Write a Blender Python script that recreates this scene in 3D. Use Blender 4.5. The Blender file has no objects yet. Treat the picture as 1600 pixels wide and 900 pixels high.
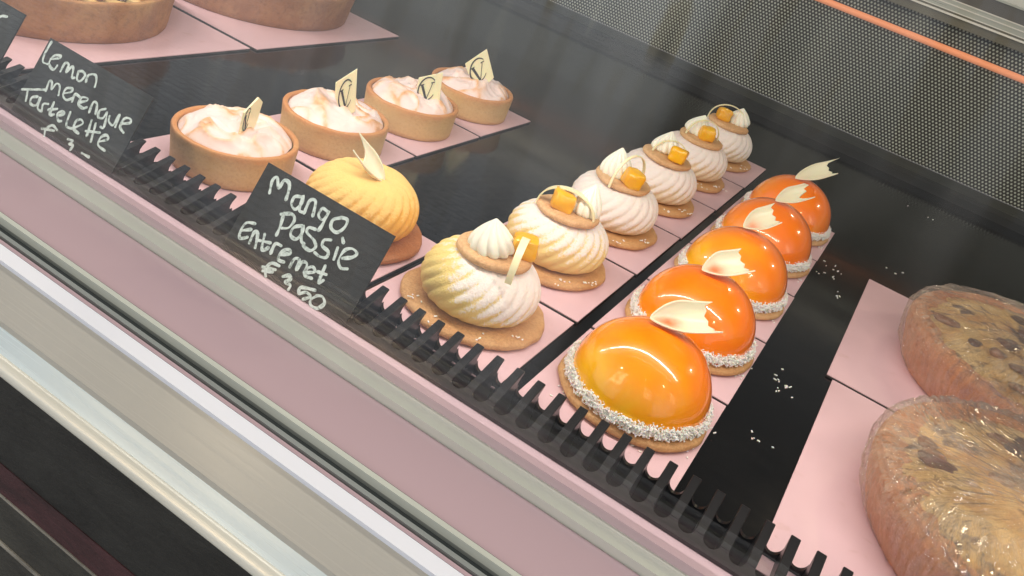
import bpy, math, random
from mathutils import Vector, Matrix, noise
DATA = {"cam": {"f": 1304.1672558211933, "rx": 1.0737080007296975, "ry": 0.3526197795273181, "rz": 0.34638419829807127, "loc": [0.07987, -0.34847, 0.19779]}, "R": [[0.82682, -0.476781, 0.298411], [0.473519, 0.303698, -0.826769], [0.303561, 0.824892, 0.476868]], "sign_mango": [[[-0.02641, 0.03055], [-0.02818, 0.03573], [-0.02681, 0.03781], [-0.02362, 0.0343], [-0.02325, 0.03821], [-0.02075, 0.03853], [-0.01899, 0.03618], [-0.01786, 0.03165]], [[-0.01209, 0.03598], [-0.01491, 0.03455], [-0.01431, 0.03116], [-0.01157, 0.03026], [-0.01034, 0.03412], [-0.01152, 0.03674], [-0.00997, 0.03109], [-0.0081, 0.03067]], [[-0.00708, 0.03074], [-0.0076, 0.03644], [-0.00499, 0.03731], [-0.00285, 0.03155]], [[0.00195, 0.03631], [-0.00068, 0.03633], [-0.0007, 0.03312], [0.00197, 0.03223], [0.00283, 0.03495], [0.00273, 0.03672], [0.00307, 0.03052], [0.00283, 0.02766]], [[0.00892, 0.03674], [0.00626, 0.03445], [0.00723, 0.03133], [0.01064, 0.03085], [0.01263, 0.03416], [0.01206, 0.03747], [0.00879, 0.03695]], [[-0.01549, 0.02639], [-0.01394, 0.02072], [-0.01351, 0.01679]], [[-0.01648, 0.02542], [-0.01205, 0.02771], [-0.0095, 0.02627], [-0.0101, 0.02227], [-0.01277, 0.02059]], [[-0.00497, 0.02587], [-0.0081, 0.02331], [-0.00751, 0.01995], [-0.00423, 0.01984], [-0.00341, 0.02347], [-0.00458, 0.02607], [-0.00203, 0.02054], [3e-05, 0.0198]], [[0.00143, 0.02739], [-0.00176, 0.02663], [-0.00144, 0.02451], [0.00307, 0.02323], [0.00539, 0.02127], [0.00393, 0.01868], [8e-05, 0.01891]], [[0.01006, 0.02693], [0.00735, 0.0255], [0.00789, 0.02306], [0.01151, 0.02226], [0.01204, 0.01983], [0.00913, 0.01872], [0.00631, 0.01904]], [[0.01449, 0.02565], [0.01554, 0.0208]], [[0.01424, 0.03004], [0.01571, 0.02855]], [[0.01876, 0.02298], [0.02234, 0.02534], [0.02337, 0.02769], [0.02042, 0.02836], [0.01781, 0.02607], [0.01767, 0.02149], [0.02014, 0.01923], [0.023, 0.02032]], [[-0.0252, 0.01624], [-0.02914, 0.01466], [-0.02976, 0.01058], [-0.02832, 0.00759], [-0.02526, 0.00967]], [[-0.02935, 0.0108], [-0.02546, 0.0133]], [[-0.02306, 0.00803], [-0.02354, 0.01291], [-0.02161, 0.01299], [-0.01946, 0.00761]], [[-0.01859, 0.01458], [-0.01617, 0.00844], [-0.0138, 0.01062]], [[-0.02048, 0.0108], [-0.01412, 0.01277]], [[-0.01164, 0.009], [-0.01188, 0.01349], [-0.00903, 0.01408]], [[-0.00741, 0.01079], [-0.00366, 0.01326], [-0.00495, 0.01441], [-0.00729, 0.01224], [-0.00709, 0.00867], [-0.00404, 0.00893]], [[-0.00056, 0.00851], [-0.00045, 0.01241], [0.00182, 0.01299], [0.00285, 0.00898], [0.00344, 0.01294], [0.00583, 0.01332], [0.00663, 0.00966]], [[0.0078, 0.01029], [0.01067, 0.0123], [0.00881, 0.01356], [0.00692, 0.01163], [0.00768, 0.00886], [0.01104, 0.00933]], [[0.01361, 0.0166], [0.0146, 0.00945], [0.01608, 0.01117]], [[0.01183, 0.01293], [0.01593, 0.0138]], [[-0.00513, 0.0065], [-0.00899, 0.0058], [-0.01004, 0.00247], [-0.00833, -0.00011]], [[-0.01193, 0.00237], [-0.00582, 0.00429]], [[-0.01079, 0.00114], [-0.00648, 0.00283]], [[-0.0011, 0.00363], [0.0012, 0.00534], [0.00255, 0.00425], [0.00108, 0.00226], [0.00387, 0.00223], [0.0041, 0.00025]], [[0.01511, 0.00594], [0.00883, 0.00385], [0.00933, 0.00131], [0.01185, 0.00324], [0.01454, 0.00264], [0.01226, 0.0002]], [[0.01723, 0.00458], [0.01542, 0.00177], [0.01671, -0.00022], [0.02002, 0.00026], [0.02161, 0.0034], [0.01935, 0.0053], [0.01685, 0.00437]]], "sign_lemon": [[[-0.03303, 0.039], [-0.03314, 0.03273], [-0.03185, 0.02887], [-0.02864, 0.02899]], [[-0.02834, 0.03178], [-0.0242, 0.0341], [-0.02405, 0.03549], [-0.02756, 0.03391], [-0.028, 0.02972], [-0.02387, 0.02806], [-0.02289, 0.03071]], [[-0.01947, 0.02919], [-0.01944, 0.0336], [-0.01705, 0.03381], [-0.01619, 0.03024], [-0.01492, 0.03372], [-0.01344, 0.03325], [-0.01175, 0.02965], [-0.01022, 0.02991]], [[-0.00998, 0.03352], [-0.0087, 0.03017], [-0.00629, 0.02997], [-0.00539, 0.03344], [-0.00784, 0.03449], [-0.00998, 0.03352]], [[-0.00308, 0.03102], [-0.00369, 0.03422], [-0.00054, 0.03609], [0.0017, 0.03452], [0.00295, 0.0312]], [[-0.02152, 0.01766], [-0.0225, 0.0225], [-0.02062, 0.02249], [-0.01895, 0.01973], [-0.01803, 0.02324], [-0.01558, 0.02305], [-0.01356, 0.01916]], [[-0.01129, 0.0211], [-0.00791, 0.02355], [-0.00843, 0.02506], [-0.01142, 0.02366], [-0.01124, 0.02025], [-0.0081, 0.01909], [-0.00559, 0.02114]], [[-0.00465, 0.01983], [-0.00507, 0.02356], [-0.00159, 0.02345]], [[-0.00061, 0.0213], [0.00271, 0.02373], [0.00244, 0.0249], [-0.00074, 0.02384], [-0.00056, 0.02045], [0.00271, 0.01982], [0.00457, 0.02113]], [[0.00722, 0.01979], [0.00653, 0.02465], [0.0089, 0.0249], [0.011, 0.02072]], [[0.01458, 0.025], [0.01215, 0.02299], [0.01316, 0.02003], [0.01586, 0.02088], [0.01632, 0.02411], [0.01878, 0.01756], [0.01714, 0.01677]], [[0.01869, 0.02309], [0.01964, 0.02097], [0.02282, 0.02035], [0.023, 0.02471], [0.02336, 0.02573], [0.02448, 0.0203]], [[0.02642, 0.02293], [0.03063, 0.02537], [0.02951, 0.02696], [0.02669, 0.02562], [0.02691, 0.02147], [0.03009, 0.02002]], [[-0.03478, 0.01238], [-0.0219, 0.01818]], [[-0.03143, 0.01349], [-0.02931, 0.0087]], [[-0.0242, 0.01331], [-0.02702, 0.01155], [-0.0262, 0.00883], [-0.02285, 0.00908], [-0.02211, 0.01208], [-0.02264, 0.0136], [-0.02081, 0.00871], [-0.01768, 0.00843]], [[-0.01792, 0.00876], [-0.01897, 0.01179], [-0.01637, 0.01301]], [[-0.01383, 0.01509], [-0.01264, 0.0095], [-0.01026, 0.01019]], [[-0.01469, 0.01072], [-0.0102, 0.01328]], [[-0.00788, 0.01088], [-0.00537, 0.01295], [-0.00693, 0.01352], [-0.00878, 0.01133], [-0.00646, 0.00894], [-0.00452, 0.00943]], [[-0.00244, 0.01521], [-0.00081, 0.00902], [0.00307, 0.00915]], [[0.0041, 0.01008], [0.00712, 0.01369], [0.00513, 0.0149], [0.00308, 0.01306], [0.00391, 0.00955], [0.00781, 0.00883]], [[0.01077, 0.01716], [0.01265, 0.00988]], [[0.01376, 0.01687], [0.01632, 0.00865]], [[0.01086, 0.0116], [0.01832, 0.01434]], [[0.02042, 0.01064], [0.02422, 0.01377], [0.02227, 0.01496], [0.0201, 0.01263], [0.02091, 0.00917], [0.02575, 0.00854]], [[-0.00406, 0.00485], [-0.00803, 0.00556], [-0.01027, 0.0023], [-0.00899, -0.00103]], [[-0.01265, 0.00159], [-0.00562, 0.00383]], [[0.004, 0.00396], [0.00697, 0.00454], [0.00581, 0.00224], [0.00822, 0.00281], [0.00827, 0.00041]], [[0.01499, 0.00198], [0.01982, 0.00221]]], "x3": -0.3338, "sign_third": [[[0.02076, 0.03486], [0.02269, 0.03748], [0.02617, 0.03864]]], "pas": [{"disc": [0.0027, 0.0], "cube": [0.012, 0.0046], "kiss": [0.0027, -0.0104], "f1": [-0.0084, 0.0324], "f2": [0.0241, -0.023], "h": 0.0155}, {"disc": [0.0032, -0.0042], "cube": [-0.0016, -0.0104], "kiss": [0.0077, -0.0006], "f1": [-0.0159, -0.0074], "f2": [0.0165, 0.0007], "h": 0.0165}, {"disc": [-0.0027, -0.0132], "cube": [0.0038, -0.018], "kiss": [-0.0087, -0.0172], "f1": [0.0004, 0.0148], "f2": [0.0034, -0.037], "h": 0.026}, {"disc": [0.0038, -0.0088], "cube": [0.0098, -0.0099], "kiss": [0.0002, -0.0062], "f1": [-0.0028, -0.02], "f2": [0.0032, 0.0335], "h": 0.0125}, {"disc": [0.0024, -0.0035], "cube": [0.0046, -0.0074], "kiss": [-0.0065, -0.0031], "f1": [-0.0, -0.0305], "f2": [0.0114, 0.0213], "h": 0.018}, {"disc": [0.0013, -0.0059], "cube": [-0.0059, -0.0093], "kiss": [0.0029, 0.01], "f1": [-0.0188, -0.0106], "f2": [0.0101, 0.0058], "h": 0.017}], "plaques": [{"poly": [[0.00515, 0.01968], [-0.00457, 0.01333], [-0.00573, 0.00161], [0.00367, -0.00081], [0.0069, 0.00661], [0.00893, 0.01663]], "lc": [-0.00222, 0.00948], "lr": [0.00212, 0.00136], "lu": [0.00035, 0.00571], "base": [0.00933, -0.00323, 0.021], "ux": [-0.1141, 0.99347, -0.0], "n": [-0.99347, -0.1141, 0.0]}, {"poly": [[-0.00034, 0.02898], [-0.01025, 0.01776], [-0.00897, 0.00965], [-0.00229, -0.00145], [0.0039, 0.0043]], "lc": [-0.00342, 0.0128], "lr": [0.00324, 0.00364], "lu": [-0.00133, 0.00808], "base": [0.01107, -0.00495, 0.021], "ux": [0.81783, 0.57546, -0.0], "n": [-0.57546, 0.81783, 0.0]}, {"poly": [[-0.00066, 0.02147], [-0.01473, 0.01348], [-0.01382, 0.00496], [-0.00229, -0.00118], [0.00251, 0.00035]], "lc": [-0.00775, 0.00802], "lr": [0.00522, 0.003], "lu": [-0.00113, 0.00755], "base": [0.01769, -0.00059, 0.021], "ux": [0.87102, 0.49125, -0.0], "n": [-0.49125, 0.87102, 0.0]}, {"poly": [[-0.00616, 0.02681], [-0.01813, 0.0117], [-0.01383, 0.0053], [0.0, 0.0], [0.00476, 0.00857]], "lc": [-0.00752, 0.01036], "lr": [0.00447, 0.00541], "lu": [-0.00379, 0.00703], "base": [0.00974, -0.00115, 0.021], "ux": [0.8951, 0.44586, -0.0], "n": [-0.44586, 0.8951, 0.0]}], "floor": [-0.23645, -0.24267, -0.2432, -0.25185, -0.25255], "crumbs": [[0.0859, 0.2299], [0.0864, 0.2131], [0.088, 0.2457], [0.119, 0.3053], [0.0824, 0.0574], [0.0866, 0.0502], [0.0954, 0.0494], [0.0923, 0.0399], [0.09, -0.0094], [0.0954, 0.1994], [0.1394, 0.4977]], "rail": [0.14916, 0.15729, 0.15918, 0.16102, 0.16191, 0.16626, 0.1673, 0.17069, 0.17174, 0.18417, 0.18598], "petal": [{"o": [-0.00832, 0.00056, 0.03705], "x": [0.8178, 0.5436, 0.1889], "z": [-0.118, -0.5954, 0.7992], "L": 0.029}, {"o": [-0.00721, -0.00551, 0.03685], "x": [0.7269, 0.5961, 0.3411], "z": [-0.1391, -0.6267, 0.7388], "L": 0.0248}, {"o": [-0.00749, -0.00116, 0.03723], "x": [0.6198, 0.6288, 0.4694], "z": [-0.1541, -0.6481, 0.6873], "L": 0.0228}, {"o": [-0.00487, -0.00567, 0.03726], "x": [0.6716, 0.6138, 0.4149], "z": [-0.1684, -0.6604, 0.6529], "L": 0.0255}, {"o": [-0.00629, -0.00974, 0.03603], "x": [0.6659, 0.6147, 0.4229], "z": [-0.1745, -0.6681, 0.6271], "L": 0.0324}]}
sc = bpy.context.scene
PI = math.pi
R = math.radians
random.seed(7)

# ------------------------------------------------------------------ camera
cam_d = bpy.data.cameras.new('camera')
cam_d.sensor_width = 36.0
cam_d.lens = DATA['cam']['f'] / 1600 * 36.0
cam_d.clip_start = 0.01
cam_d.clip_end = 60
cam = bpy.data.objects.new('camera', cam_d)
sc.collection.objects.link(cam)
m3 = Matrix(DATA['R'])
cam.matrix_world = Matrix.Translation(Vector(DATA['cam']['loc'])) @ m3.to_4x4()
cam_d.dof.use_dof = False
cam_d.dof.focus_distance = 0.46
cam_d.dof.aperture_fstop = 9.0
sc.camera = cam

# ------------------------------------------------------------------ world: soft daylight of the street in front of the window
w = bpy.data.worlds.new('World'); sc.world = w; w.use_nodes = True
nt = w.node_tree; nt.nodes.clear()
def N(nt, t, **kw):
    n = nt.nodes.new(t)
    for k, v in kw.items(): setattr(n, k, v)
    return n
def M_(nt, op, a, b=None, c=None, clamp=False):
    n = N(nt, 'ShaderNodeMath', operation=op); n.use_clamp = clamp
    for i, v in enumerate((a, b, c)):
        if v is None: continue
        if isinstance(v, (int, float)): n.inputs[i].default_value = v
        else: nt.links.new(v, n.inputs[i])
    return n.outputs[0]
def MIX(nt, f, a, b, blend='MIX'):
    n = N(nt, 'ShaderNodeMix', data_type='RGBA', blend_type=blend)
    for s, v in ((0, f), (6, a), (7, b)):
        if isinstance(v, (int, float)): n.inputs[s].default_value = v
        elif isinstance(v, (tuple, list)): n.inputs[s].default_value = (*v[:3], 1)
        else: nt.links.new(v, n.inputs[s])
    return n.outputs[2]
def RAMP(nt, f, stops, interp='LINEAR'):
    n = N(nt, 'ShaderNodeValToRGB'); cr = n.color_ramp; cr.interpolation = interp
    while len(cr.elements) < len(stops): cr.elements.new(0.5)
    for e, (p, c) in zip(cr.elements, stops):
        e.position = p
        e.color = (c, c, c, 1) if isinstance(c, (int, float)) else (*c[:3], 1)
    nt.links.new(f, n.inputs[0]); return n.outputs[0]
tc = N(nt, 'ShaderNodeTexCoord'); sp = N(nt, 'ShaderNodeSeparateXYZ'); nt.links.new(tc.outputs['Generated'], sp.inputs[0])
X, Y, Z = sp.outputs
ny = M_(nt, 'MAXIMUM', M_(nt, 'MULTIPLY', Y, -1.0), 0.02)
u = M_(nt, 'DIVIDE', X, ny); v = M_(nt, 'DIVIDE', Z, ny)
el = M_(nt, 'MULTIPLY_ADD', Z, 0.5, 0.5)
base = RAMP(nt, el, [(0.0, (.35, .33, .31)), (0.36, (.50, .54, .60)), (0.48, (1.20, 1.24, 1.28)), (0.58, (1.35, 1.48, 1.62)), (0.72, (.95, 1.03, 1.12)), (0.85, (.40, .40, .40)), (1.0, (.27, .26, .25))])
NEGZ = M_(nt, 'MAXIMUM', M_(nt, 'MULTIPLY', Z, -1.0), 0.02)
gp = N(nt, 'ShaderNodeCombineXYZ'); nt.links.new(M_(nt, 'DIVIDE', X, NEGZ), gp.inputs[0]); nt.links.new(M_(nt, 'DIVIDE', Y, NEGZ), gp.inputs[1])
bk = N(nt, 'ShaderNodeTexBrick'); bk.inputs['Scale'].default_value = 3.2; bk.inputs['Color1'].default_value = (1.1, 1.05, 1.0, 1); bk.inputs['Color2'].default_value = (.75, .72, .72, 1); bk.inputs['Mortar'].default_value = (.35, .33, .32, 1); bk.inputs['Mortar Size'].default_value = .03
nt.links.new(gp.outputs[0], bk.inputs['Vector'])
base = MIX(nt, M_(nt, 'MULTIPLY', M_(nt, 'LESS_THAN', Z, -.05), .30), base, MIX(nt, 1.0, base, bk.outputs[0], 'MULTIPLY'))
# paving stones of the street, facade of the house opposite
mp = N(nt, 'ShaderNodeCombineXYZ'); nt.links.new(M_(nt, 'MULTIPLY', u, 15.0), mp.inputs[0]); nt.links.new(M_(nt, 'MULTIPLY', v, 2.2), mp.inputs[1])
nz = N(nt, 'ShaderNodeTexNoise'); nz.inputs['Scale'].default_value = 1.3; nz.inputs['Detail'].default_value = 3; nt.links.new(mp.outputs[0], nz.inputs['Vector'])
base = MIX(nt, RAMP(nt, Z, [(0.0, .25), (0.02, 1.0)]), base, RAMP(nt, nz.outputs[0], [(0.36, (.30, .28, .25)), (0.44, (.75, .66, .50)), (0.47, (1.0, 1.0, 1.0)), (0.60, (1.1, 1.12, 1.15)), (0.64, (1.7, 1.65, 1.5))]), 'MULTIPLY')
# the dark shape of the passer-by who looks into the window, and the darker end of the street
pm = M_(nt, 'MULTIPLY', RAMP(nt, M_(nt, 'MULTIPLY_ADD', u, 0.5, 0.5), [(0.365, 0.0), (0.385, 1.0), (0.85, 1.0), (0.98, 0.0)]), M_(nt, 'LESS_THAN', Y, -0.02))
pm = M_(nt, 'MULTIPLY', pm, RAMP(nt, M_(nt, 'MULTIPLY_ADD', v, 0.4, 0.5), [(0.0, 1.0), (0.47, 1.0), (0.66, 0.55), (0.85, 0.3)]))
base = MIX(nt, M_(nt, 'MULTIPLY', pm, 0.93), base, (.015, .015, .017))
# lit windows of the house opposite, divided into panes
def win(u0, u1, v0, v1):
    a_ = M_(nt, 'MULTIPLY', M_(nt, 'GREATER_THAN', u, u0), M_(nt, 'LESS_THAN', u, u1)); b_ = M_(nt, 'MULTIPLY', M_(nt, 'GREATER_THAN', v, v0), M_(nt, 'LESS_THAN', v, v1))
    return M_(nt, 'MULTIPLY', M_(nt, 'MULTIPLY', a_, b_), M_(nt, 'LESS_THAN', Y, -.05))
wv = N(nt, 'ShaderNodeCombineXYZ'); nt.links.new(u, wv.inputs[0]); nt.links.new(v, wv.inputs[1])
vo = N(nt, 'ShaderNodeTexVoronoi'); vo.inputs['Scale'].default_value = 9.0; nt.links.new(wv.outputs[0], vo.inputs['Vector'])
vs = N(nt, 'ShaderNodeSeparateColor'); nt.links.new(vo.outputs['Color'], vs.inputs[0])
pane = RAMP(nt, vs.outputs[0], [(.30, .15), (.34, .8), (.70, 1.0), (.74, .35)], 'CONSTANT')
wm = M_(nt, 'MAXIMUM', M_(nt, 'MAXIMUM', win(-.80, -.36, .33, .85), win(.36, .66, .38, .74)), win(2.4, 4.2, .9, 1.6))
base = MIX(nt, M_(nt, 'MULTIPLY', wm, pane), base, (9.0, 6.6, 4.2))
# the inside of the shop, behind the case, is dimmer than the street
base = MIX(nt, RAMP(nt, M_(nt, 'MULTIPLY_ADD', Y, .5, .5), [(.42, 0.0), (.56, 1.0)]), base, MIX(nt, 1.0, base, (.26, .24, .22), 'MULTIPLY'))
bg = N(nt, 'ShaderNodeBackground'); nt.links.new(base, bg.inputs[0]); bg.inputs[1].default_value = 0.88
wo = N(nt, 'ShaderNodeOutputWorld'); nt.links.new(bg.outputs[0], wo.inputs[0])

# ------------------------------------------------------------------ lamps: the light tubes inside the case
def area(name, loc, sx, sy, power, col, rot=(0, 0, 0)):
    l = bpy.data.lights.new(name, 'AREA'); l.shape = 'RECTANGLE'; l.size = sx; l.size_y = sy
    l.energy = power; l.color = col
    o = bpy.data.objects.new(name, l); o.location = loc; o.rotation_euler = rot
    sc.collection.objects.link(o); return o
area('tube_light', (-0.025, -0.058, 0.245), 0.60, 0.0035, 1.12, (1.0, .90, .80), (R(14), 0, 0))
area('tube_light', (-0.68, -0.058, 0.245), 0.62, 0.0035, 1.35, (1.0, .90, .80), (R(14), 0, 0))
for lx, ly, lz, le in ((.95, .75, .85, 8.0), (.35, 1.15, 1.0, 6.0), (-.55, -.75, .75, 2.2), (.75, -.55, .8, 2.0)):  # unseen warm lamps added to give glints on film and glaze
    l = bpy.data.lights.new('glint_lamp', 'POINT'); l.energy = le; l.shadow_soft_size = .035; l.color = (1.0, .80, .52)
    o = bpy.data.objects.new('glint_lamp', l); o.location = (lx, ly, lz); sc.collection.objects.link(o)
sc.view_settings.view_transform = 'Standard'; sc.view_settings.look = 'None'
sc.view_settings.exposure = 0; sc.view_settings.gamma = 1
sc.cycles.transparent_max_bounces = 16
sc.cycles.max_bounces = 8

# ------------------------------------------------------------------ object helpers
COL = sc.collection
def mesh(name, verts, faces, mat, parent=None, smooth=True, cols=None, auto=None):
    me = bpy.data.meshes.new(name)
    me.from_pydata([tuple(p) for p in verts], [], faces); me.update()
    if smooth: me.polygons.foreach_set('use_smooth', [True] * len(me.polygons))
    if cols:
        a = me.color_attributes.new('Col', 'FLOAT_COLOR', 'POINT')
        a.data.foreach_set('color', [c for p in cols for c in (*p, 1.0)])
    me.materials.append(mat)
    o = bpy.data.objects.new(name, me); COL.objects.link(o)
    if parent: o.parent = parent
    if auto is not None:
        me.set_sharp_from_angle(angle=R(auto))
    return o
def tag(o, label=None, cat=None, group=None, kind=None):
    if label: o['label'] = label
    if cat: o['category'] = cat
    if group: o['group'] = group
    if kind: o['kind'] = kind
    return o
def thing(name, label, cat, loc=(0, 0, 0), rz=0.0, group=None):
    o = bpy.data.objects.new(name, None); o.empty_display_size = 0.01; COL.objects.link(o)
    o.location = loc; o.rotation_euler = (0, 0, rz)
    return tag(o, label, cat, group)
def copy_part(src, parent, mat=None):
    c = src.copy(); COL.objects.link(c); c.parent = parent
    if mat:
        c.data = src.data.copy(); c.data.materials[0] = mat
    return c
class MB:
    def __init__(s): s.v = []; s.f = []; s.c = []
    def add(s, verts, faces, col=None):
        b = len(s.v); s.v += [Vector(p) for p in verts]; s.f += [tuple(i + b for i in f) for f in faces]
        if col: s.c += [col] * len(verts)
    def box(s, x0, x1, y0, y1, z0, z1, col=None, M=None):
        p = [Vector(q) for q in ((x0, y0, z0), (x1, y0, z0), (x1, y1, z0), (x0, y1, z0), (x0, y0, z1), (x1, y0, z1), (x1, y1, z1), (x0, y1, z1))]
        if M: p = [M @ q for q in p]
        s.add(p, [(3, 2, 1, 0), (4, 5, 6, 7), (0, 1, 5, 4), (1, 2, 6, 5), (2, 3, 7, 6), (3, 0, 4, 7)], col)
    def grid(s, fn, nu, nv, cu=False, cv=False, colfn=None):
        b = len(s.v)
        for i in range(nu):
            for j in range(nv):
                s.v.append(Vector(fn(i / (nu if cu else nu - 1), j / (nv if cv else nv - 1))))
        for i in range(nu if cu else nu - 1):
            for j in range(nv if cv else nv - 1):
                a = b + i * nv + j; bb = b + ((i + 1) % nu) * nv + j
                c = b + ((i + 1) % nu) * nv + (j + 1) % nv; d = b + i * nv + (j + 1) % nv
                s.f.append((a, bb, c, d))
    def prism(s, prof, x0, x1):          # prof in (y, z), extruded along x
        n = len(prof); b = len(s.v)
        s.v += [Vector((x0, y, z)) for y, z in prof] + [Vector((x1, y, z)) for y, z in prof]
        s.f += [(b + i, b + (i + 1) % n, b + n + (i + 1) % n, b + n + i) for i in range(n)]
        s.f += [tuple(b + n - 1 - i for i in range(n)), tuple(b + n + i for i in range(n))]
    def build(s, name, mat, parent=None, smooth=True, auto=None):
        return mesh(name, s.v, s.f, mat, parent, smooth, s.c if s.c and len(s.c) == len(s.v) else None, auto)
def nse(p, sc_=1.0, seed=0.0):
    return noise.noise(Vector(p) * sc_ + Vector((seed, seed * 1.7, seed * .3)))
def bevel(o, w_, seg=2):
    md = o.modifiers.new('bevel', 'BEVEL'); md.width = w_; md.segments = seg; md.limit_method = 'ANGLE'; md.angle_limit = R(35)
    return o

# ------------------------------------------------------------------ materials
def pmat(name, base=(.5, .5, .5), rough=.5, **kw):
    m = bpy.data.materials.new(name); m.use_nodes = True
    nt = m.node_tree; b = nt.nodes['Principled BSDF']
    b.inputs['Base Color'].default_value = (*base, 1); b.inputs['Roughness'].default_value = rough
    for k, v_ in kw.items():
        b.inputs[k.replace('_', ' ')].default_value = v_
    return m, nt, b
def coords(nt, kind='Object', scale=(1, 1, 1), offs=(0, 0, 0)):
    t = N(nt, 'ShaderNodeTexCoord'); mp_ = N(nt, 'ShaderNodeMapping')
    mp_.inputs['Scale'].default_value = scale; mp_.inputs['Location'].default_value = offs
    nt.links.new(t.outputs[kind], mp_.inputs[0]); return mp_.outputs[0]
def nzt(nt, vec, scale, detail=4, rough=.55, dist=0):
    n = N(nt, 'ShaderNodeTexNoise'); n.inputs['Scale'].default_value = scale; n.inputs['Detail'].default_value = detail
    n.inputs['Roughness'].default_value = rough; n.inputs['Distortion'].default_value = dist
    nt.links.new(vec, n.inputs['Vector']); return n.outputs[0]
def bump(nt, b, h, strength=.3, dist=.001, prev=None):
    n = N(nt, 'ShaderNodeBump'); n.inputs['Strength'].default_value = strength; n.inputs['Distance'].default_value = dist
    nt.links.new(h, n.inputs['Height'])
    if prev: nt.links.new(prev, n.inputs['Normal'])
    nt.links.new(n.outputs[0], b.inputs['Normal']); return n.outputs[0]
def setc(nt, b, c, sock='Base Color'): nt.links.new(c, b.inputs[sock])

def fresnel(nt, ior, normal=None):
    # same reflectance on both faces of a thin clear sheet
    g_ = N(nt, 'ShaderNodeNewGeometry'); f_ = N(nt, 'ShaderNodeFresnel')
    nt.links.new(M_(nt, 'MULTIPLY_ADD', g_.outputs['Backfacing'], 1 / ior - ior, ior), f_.inputs[0])
    if normal: nt.links.new(normal, f_.inputs['Normal'])
    return f_.outputs[0]
def biscuit(name, c0=(.68, .41, .19), c1=(.52, .27, .105), speck=True):
    m, nt, b = pmat(name, c0, .62, Subsurface_Weight=.08, Subsurface_Scale=.004)
    b.inputs['Subsurface Radius'].default_value = (1, .5, .25)
    vv = coords(nt)
    a = nzt(nt, vv, 90, 5); f = nzt(nt, vv, 900, 3)
    c = MIX(nt, RAMP(nt, a, [(.35, 0.0), (.68, 1.0)]), c0, c1)
    c = MIX(nt, M_(nt, 'MULTIPLY', RAMP(nt, f, [(.42, 1.0), (.55, 0.0)]), .35), c, (c1[0] * .7, c1[1] * .65, c1[2] * .6))
    setc(nt, b, c)
    h = M_(nt, 'ADD', M_(nt, 'MULTIPLY', a, .8), M_(nt, 'MULTIPLY', f, .35))
    bump(nt, b, h, .9, .0013)
    return m
MAT = {}
MAT['cookie'] = biscuit('biscuit')
MAT['cookie_pale'] = biscuit('pale biscuit', (.74, .48, .25), (.60, .34, .155))
MAT['cookie_dark'] = biscuit('dark biscuit', (.50, .20, .075), (.38, .14, .045))

def tart_mat():
    m, nt, b = pmat('tartlet crust', (.6, .4, .15), .62)
    vv = coords(nt); s = N(nt, 'ShaderNodeSeparateXYZ'); nt.links.new(vv, s.inputs[0])
    a = nzt(nt, vv, 60, 5); f = nzt(nt, vv, 700, 3)
    zz = M_(nt, 'MULTIPLY_ADD', s.outputs[2], 1 / .020, M_(nt, 'MULTIPLY_ADD', a, .5, -.25))
    c = RAMP(nt, zz, [(0.0, (.50, .27, .10)), (.14, (.62, .40, .17)), (.55, (.66, .45, .20)), (.80, (.62, .37, .15)), (.90, (.60, .28, .10)), (1.0, (.60, .26, .095))])
    c = MIX(nt, M_(nt, 'MULTIPLY', RAMP(nt, f, [(.38, 1.0), (.5, 0.0)]), .25), c, (.36, .19, .07))
    c = MIX(nt, M_(nt, 'MULTIPLY', RAMP(nt, nzt(nt, vv, 32, 3), [(.52, 0.0), (.70, 1.0)]), .35), c, (.48, .25, .09))
    setc(nt, b, c)
    bump(nt, b, M_(nt, 'ADD', M_(nt, 'MULTIPLY', a, .5), M_(nt, 'MULTIPLY', f, .3)), .5, .0007)
    return m
MAT['tart'] = tart_mat()
def meringue_mat():
    m, nt, b = pmat('torched meringue', (.85, .78, .74), .42, Subsurface_Weight=.35, Subsurface_Scale=.006)
    b.inputs['Subsurface Radius'].default_value = (1, .7, .6)
    at = N(nt, 'ShaderNodeAttribute'); at.attribute_name = 'Col'
    vv = coords(nt); f = nzt(nt, vv, 260, 4)
    s = N(nt, 'ShaderNodeSeparateColor'); nt.links.new(at.outputs['Color'], s.inputs[0])
    t = M_(nt, 'MULTIPLY', s.outputs[0], M_(nt, 'MULTIPLY_ADD', f, 1.6, .15), clamp=True)
    setc(nt, b, RAMP(nt, t, [(0.0, (.86, .71, .69)), (.22, (.86, .66, .58)), (.50, (.78, .45, .24)), (1.0, (.40, .16, .06))]))
    bump(nt, b, f, .12, .0006)
    return m
MAT['meringue'] = meringue_mat()
def plain_meringue():
    m, nt, b = pmat('white meringue', (.86, .85, .74), .5, Subsurface_Weight=.25, Subsurface_Scale=.004)
    bump(nt, b, nzt(nt, coords(nt), 700, 3), .15, .0004)
    return m
MAT['kiss'] = plain_meringue()
def choc(name, c=(.86, .80, .52), red=0.0):
    m, nt, b = pmat(name, c, .32, Subsurface_Weight=.3, Subsurface_Scale=.003)
    if red:
        vv = coords(nt); at = N(nt, 'ShaderNodeAttribute'); at.attribute_name = 'Col'
        s = N(nt, 'ShaderNodeSeparateColor'); nt.links.new(at.outputs['Color'], s.inputs[0])
        n_ = nzt(nt, vv, 120, 2)
        t = M_(nt, 'MULTIPLY', s.outputs[0], M_(nt, 'MULTIPLY_ADD', n_, 1.4, .3), clamp=True)
        setc(nt, b, MIX(nt, t, c, (.80, .20, .075)))
    return m
MAT['choc'] = choc('white chocolate')
MAT['petal'] = choc('stained white chocolate', (.78, .73, .54), 1.0)
MAT['ink'] = pmat('black cocoa print', (.02, .018, .02), .6)[0]
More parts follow.
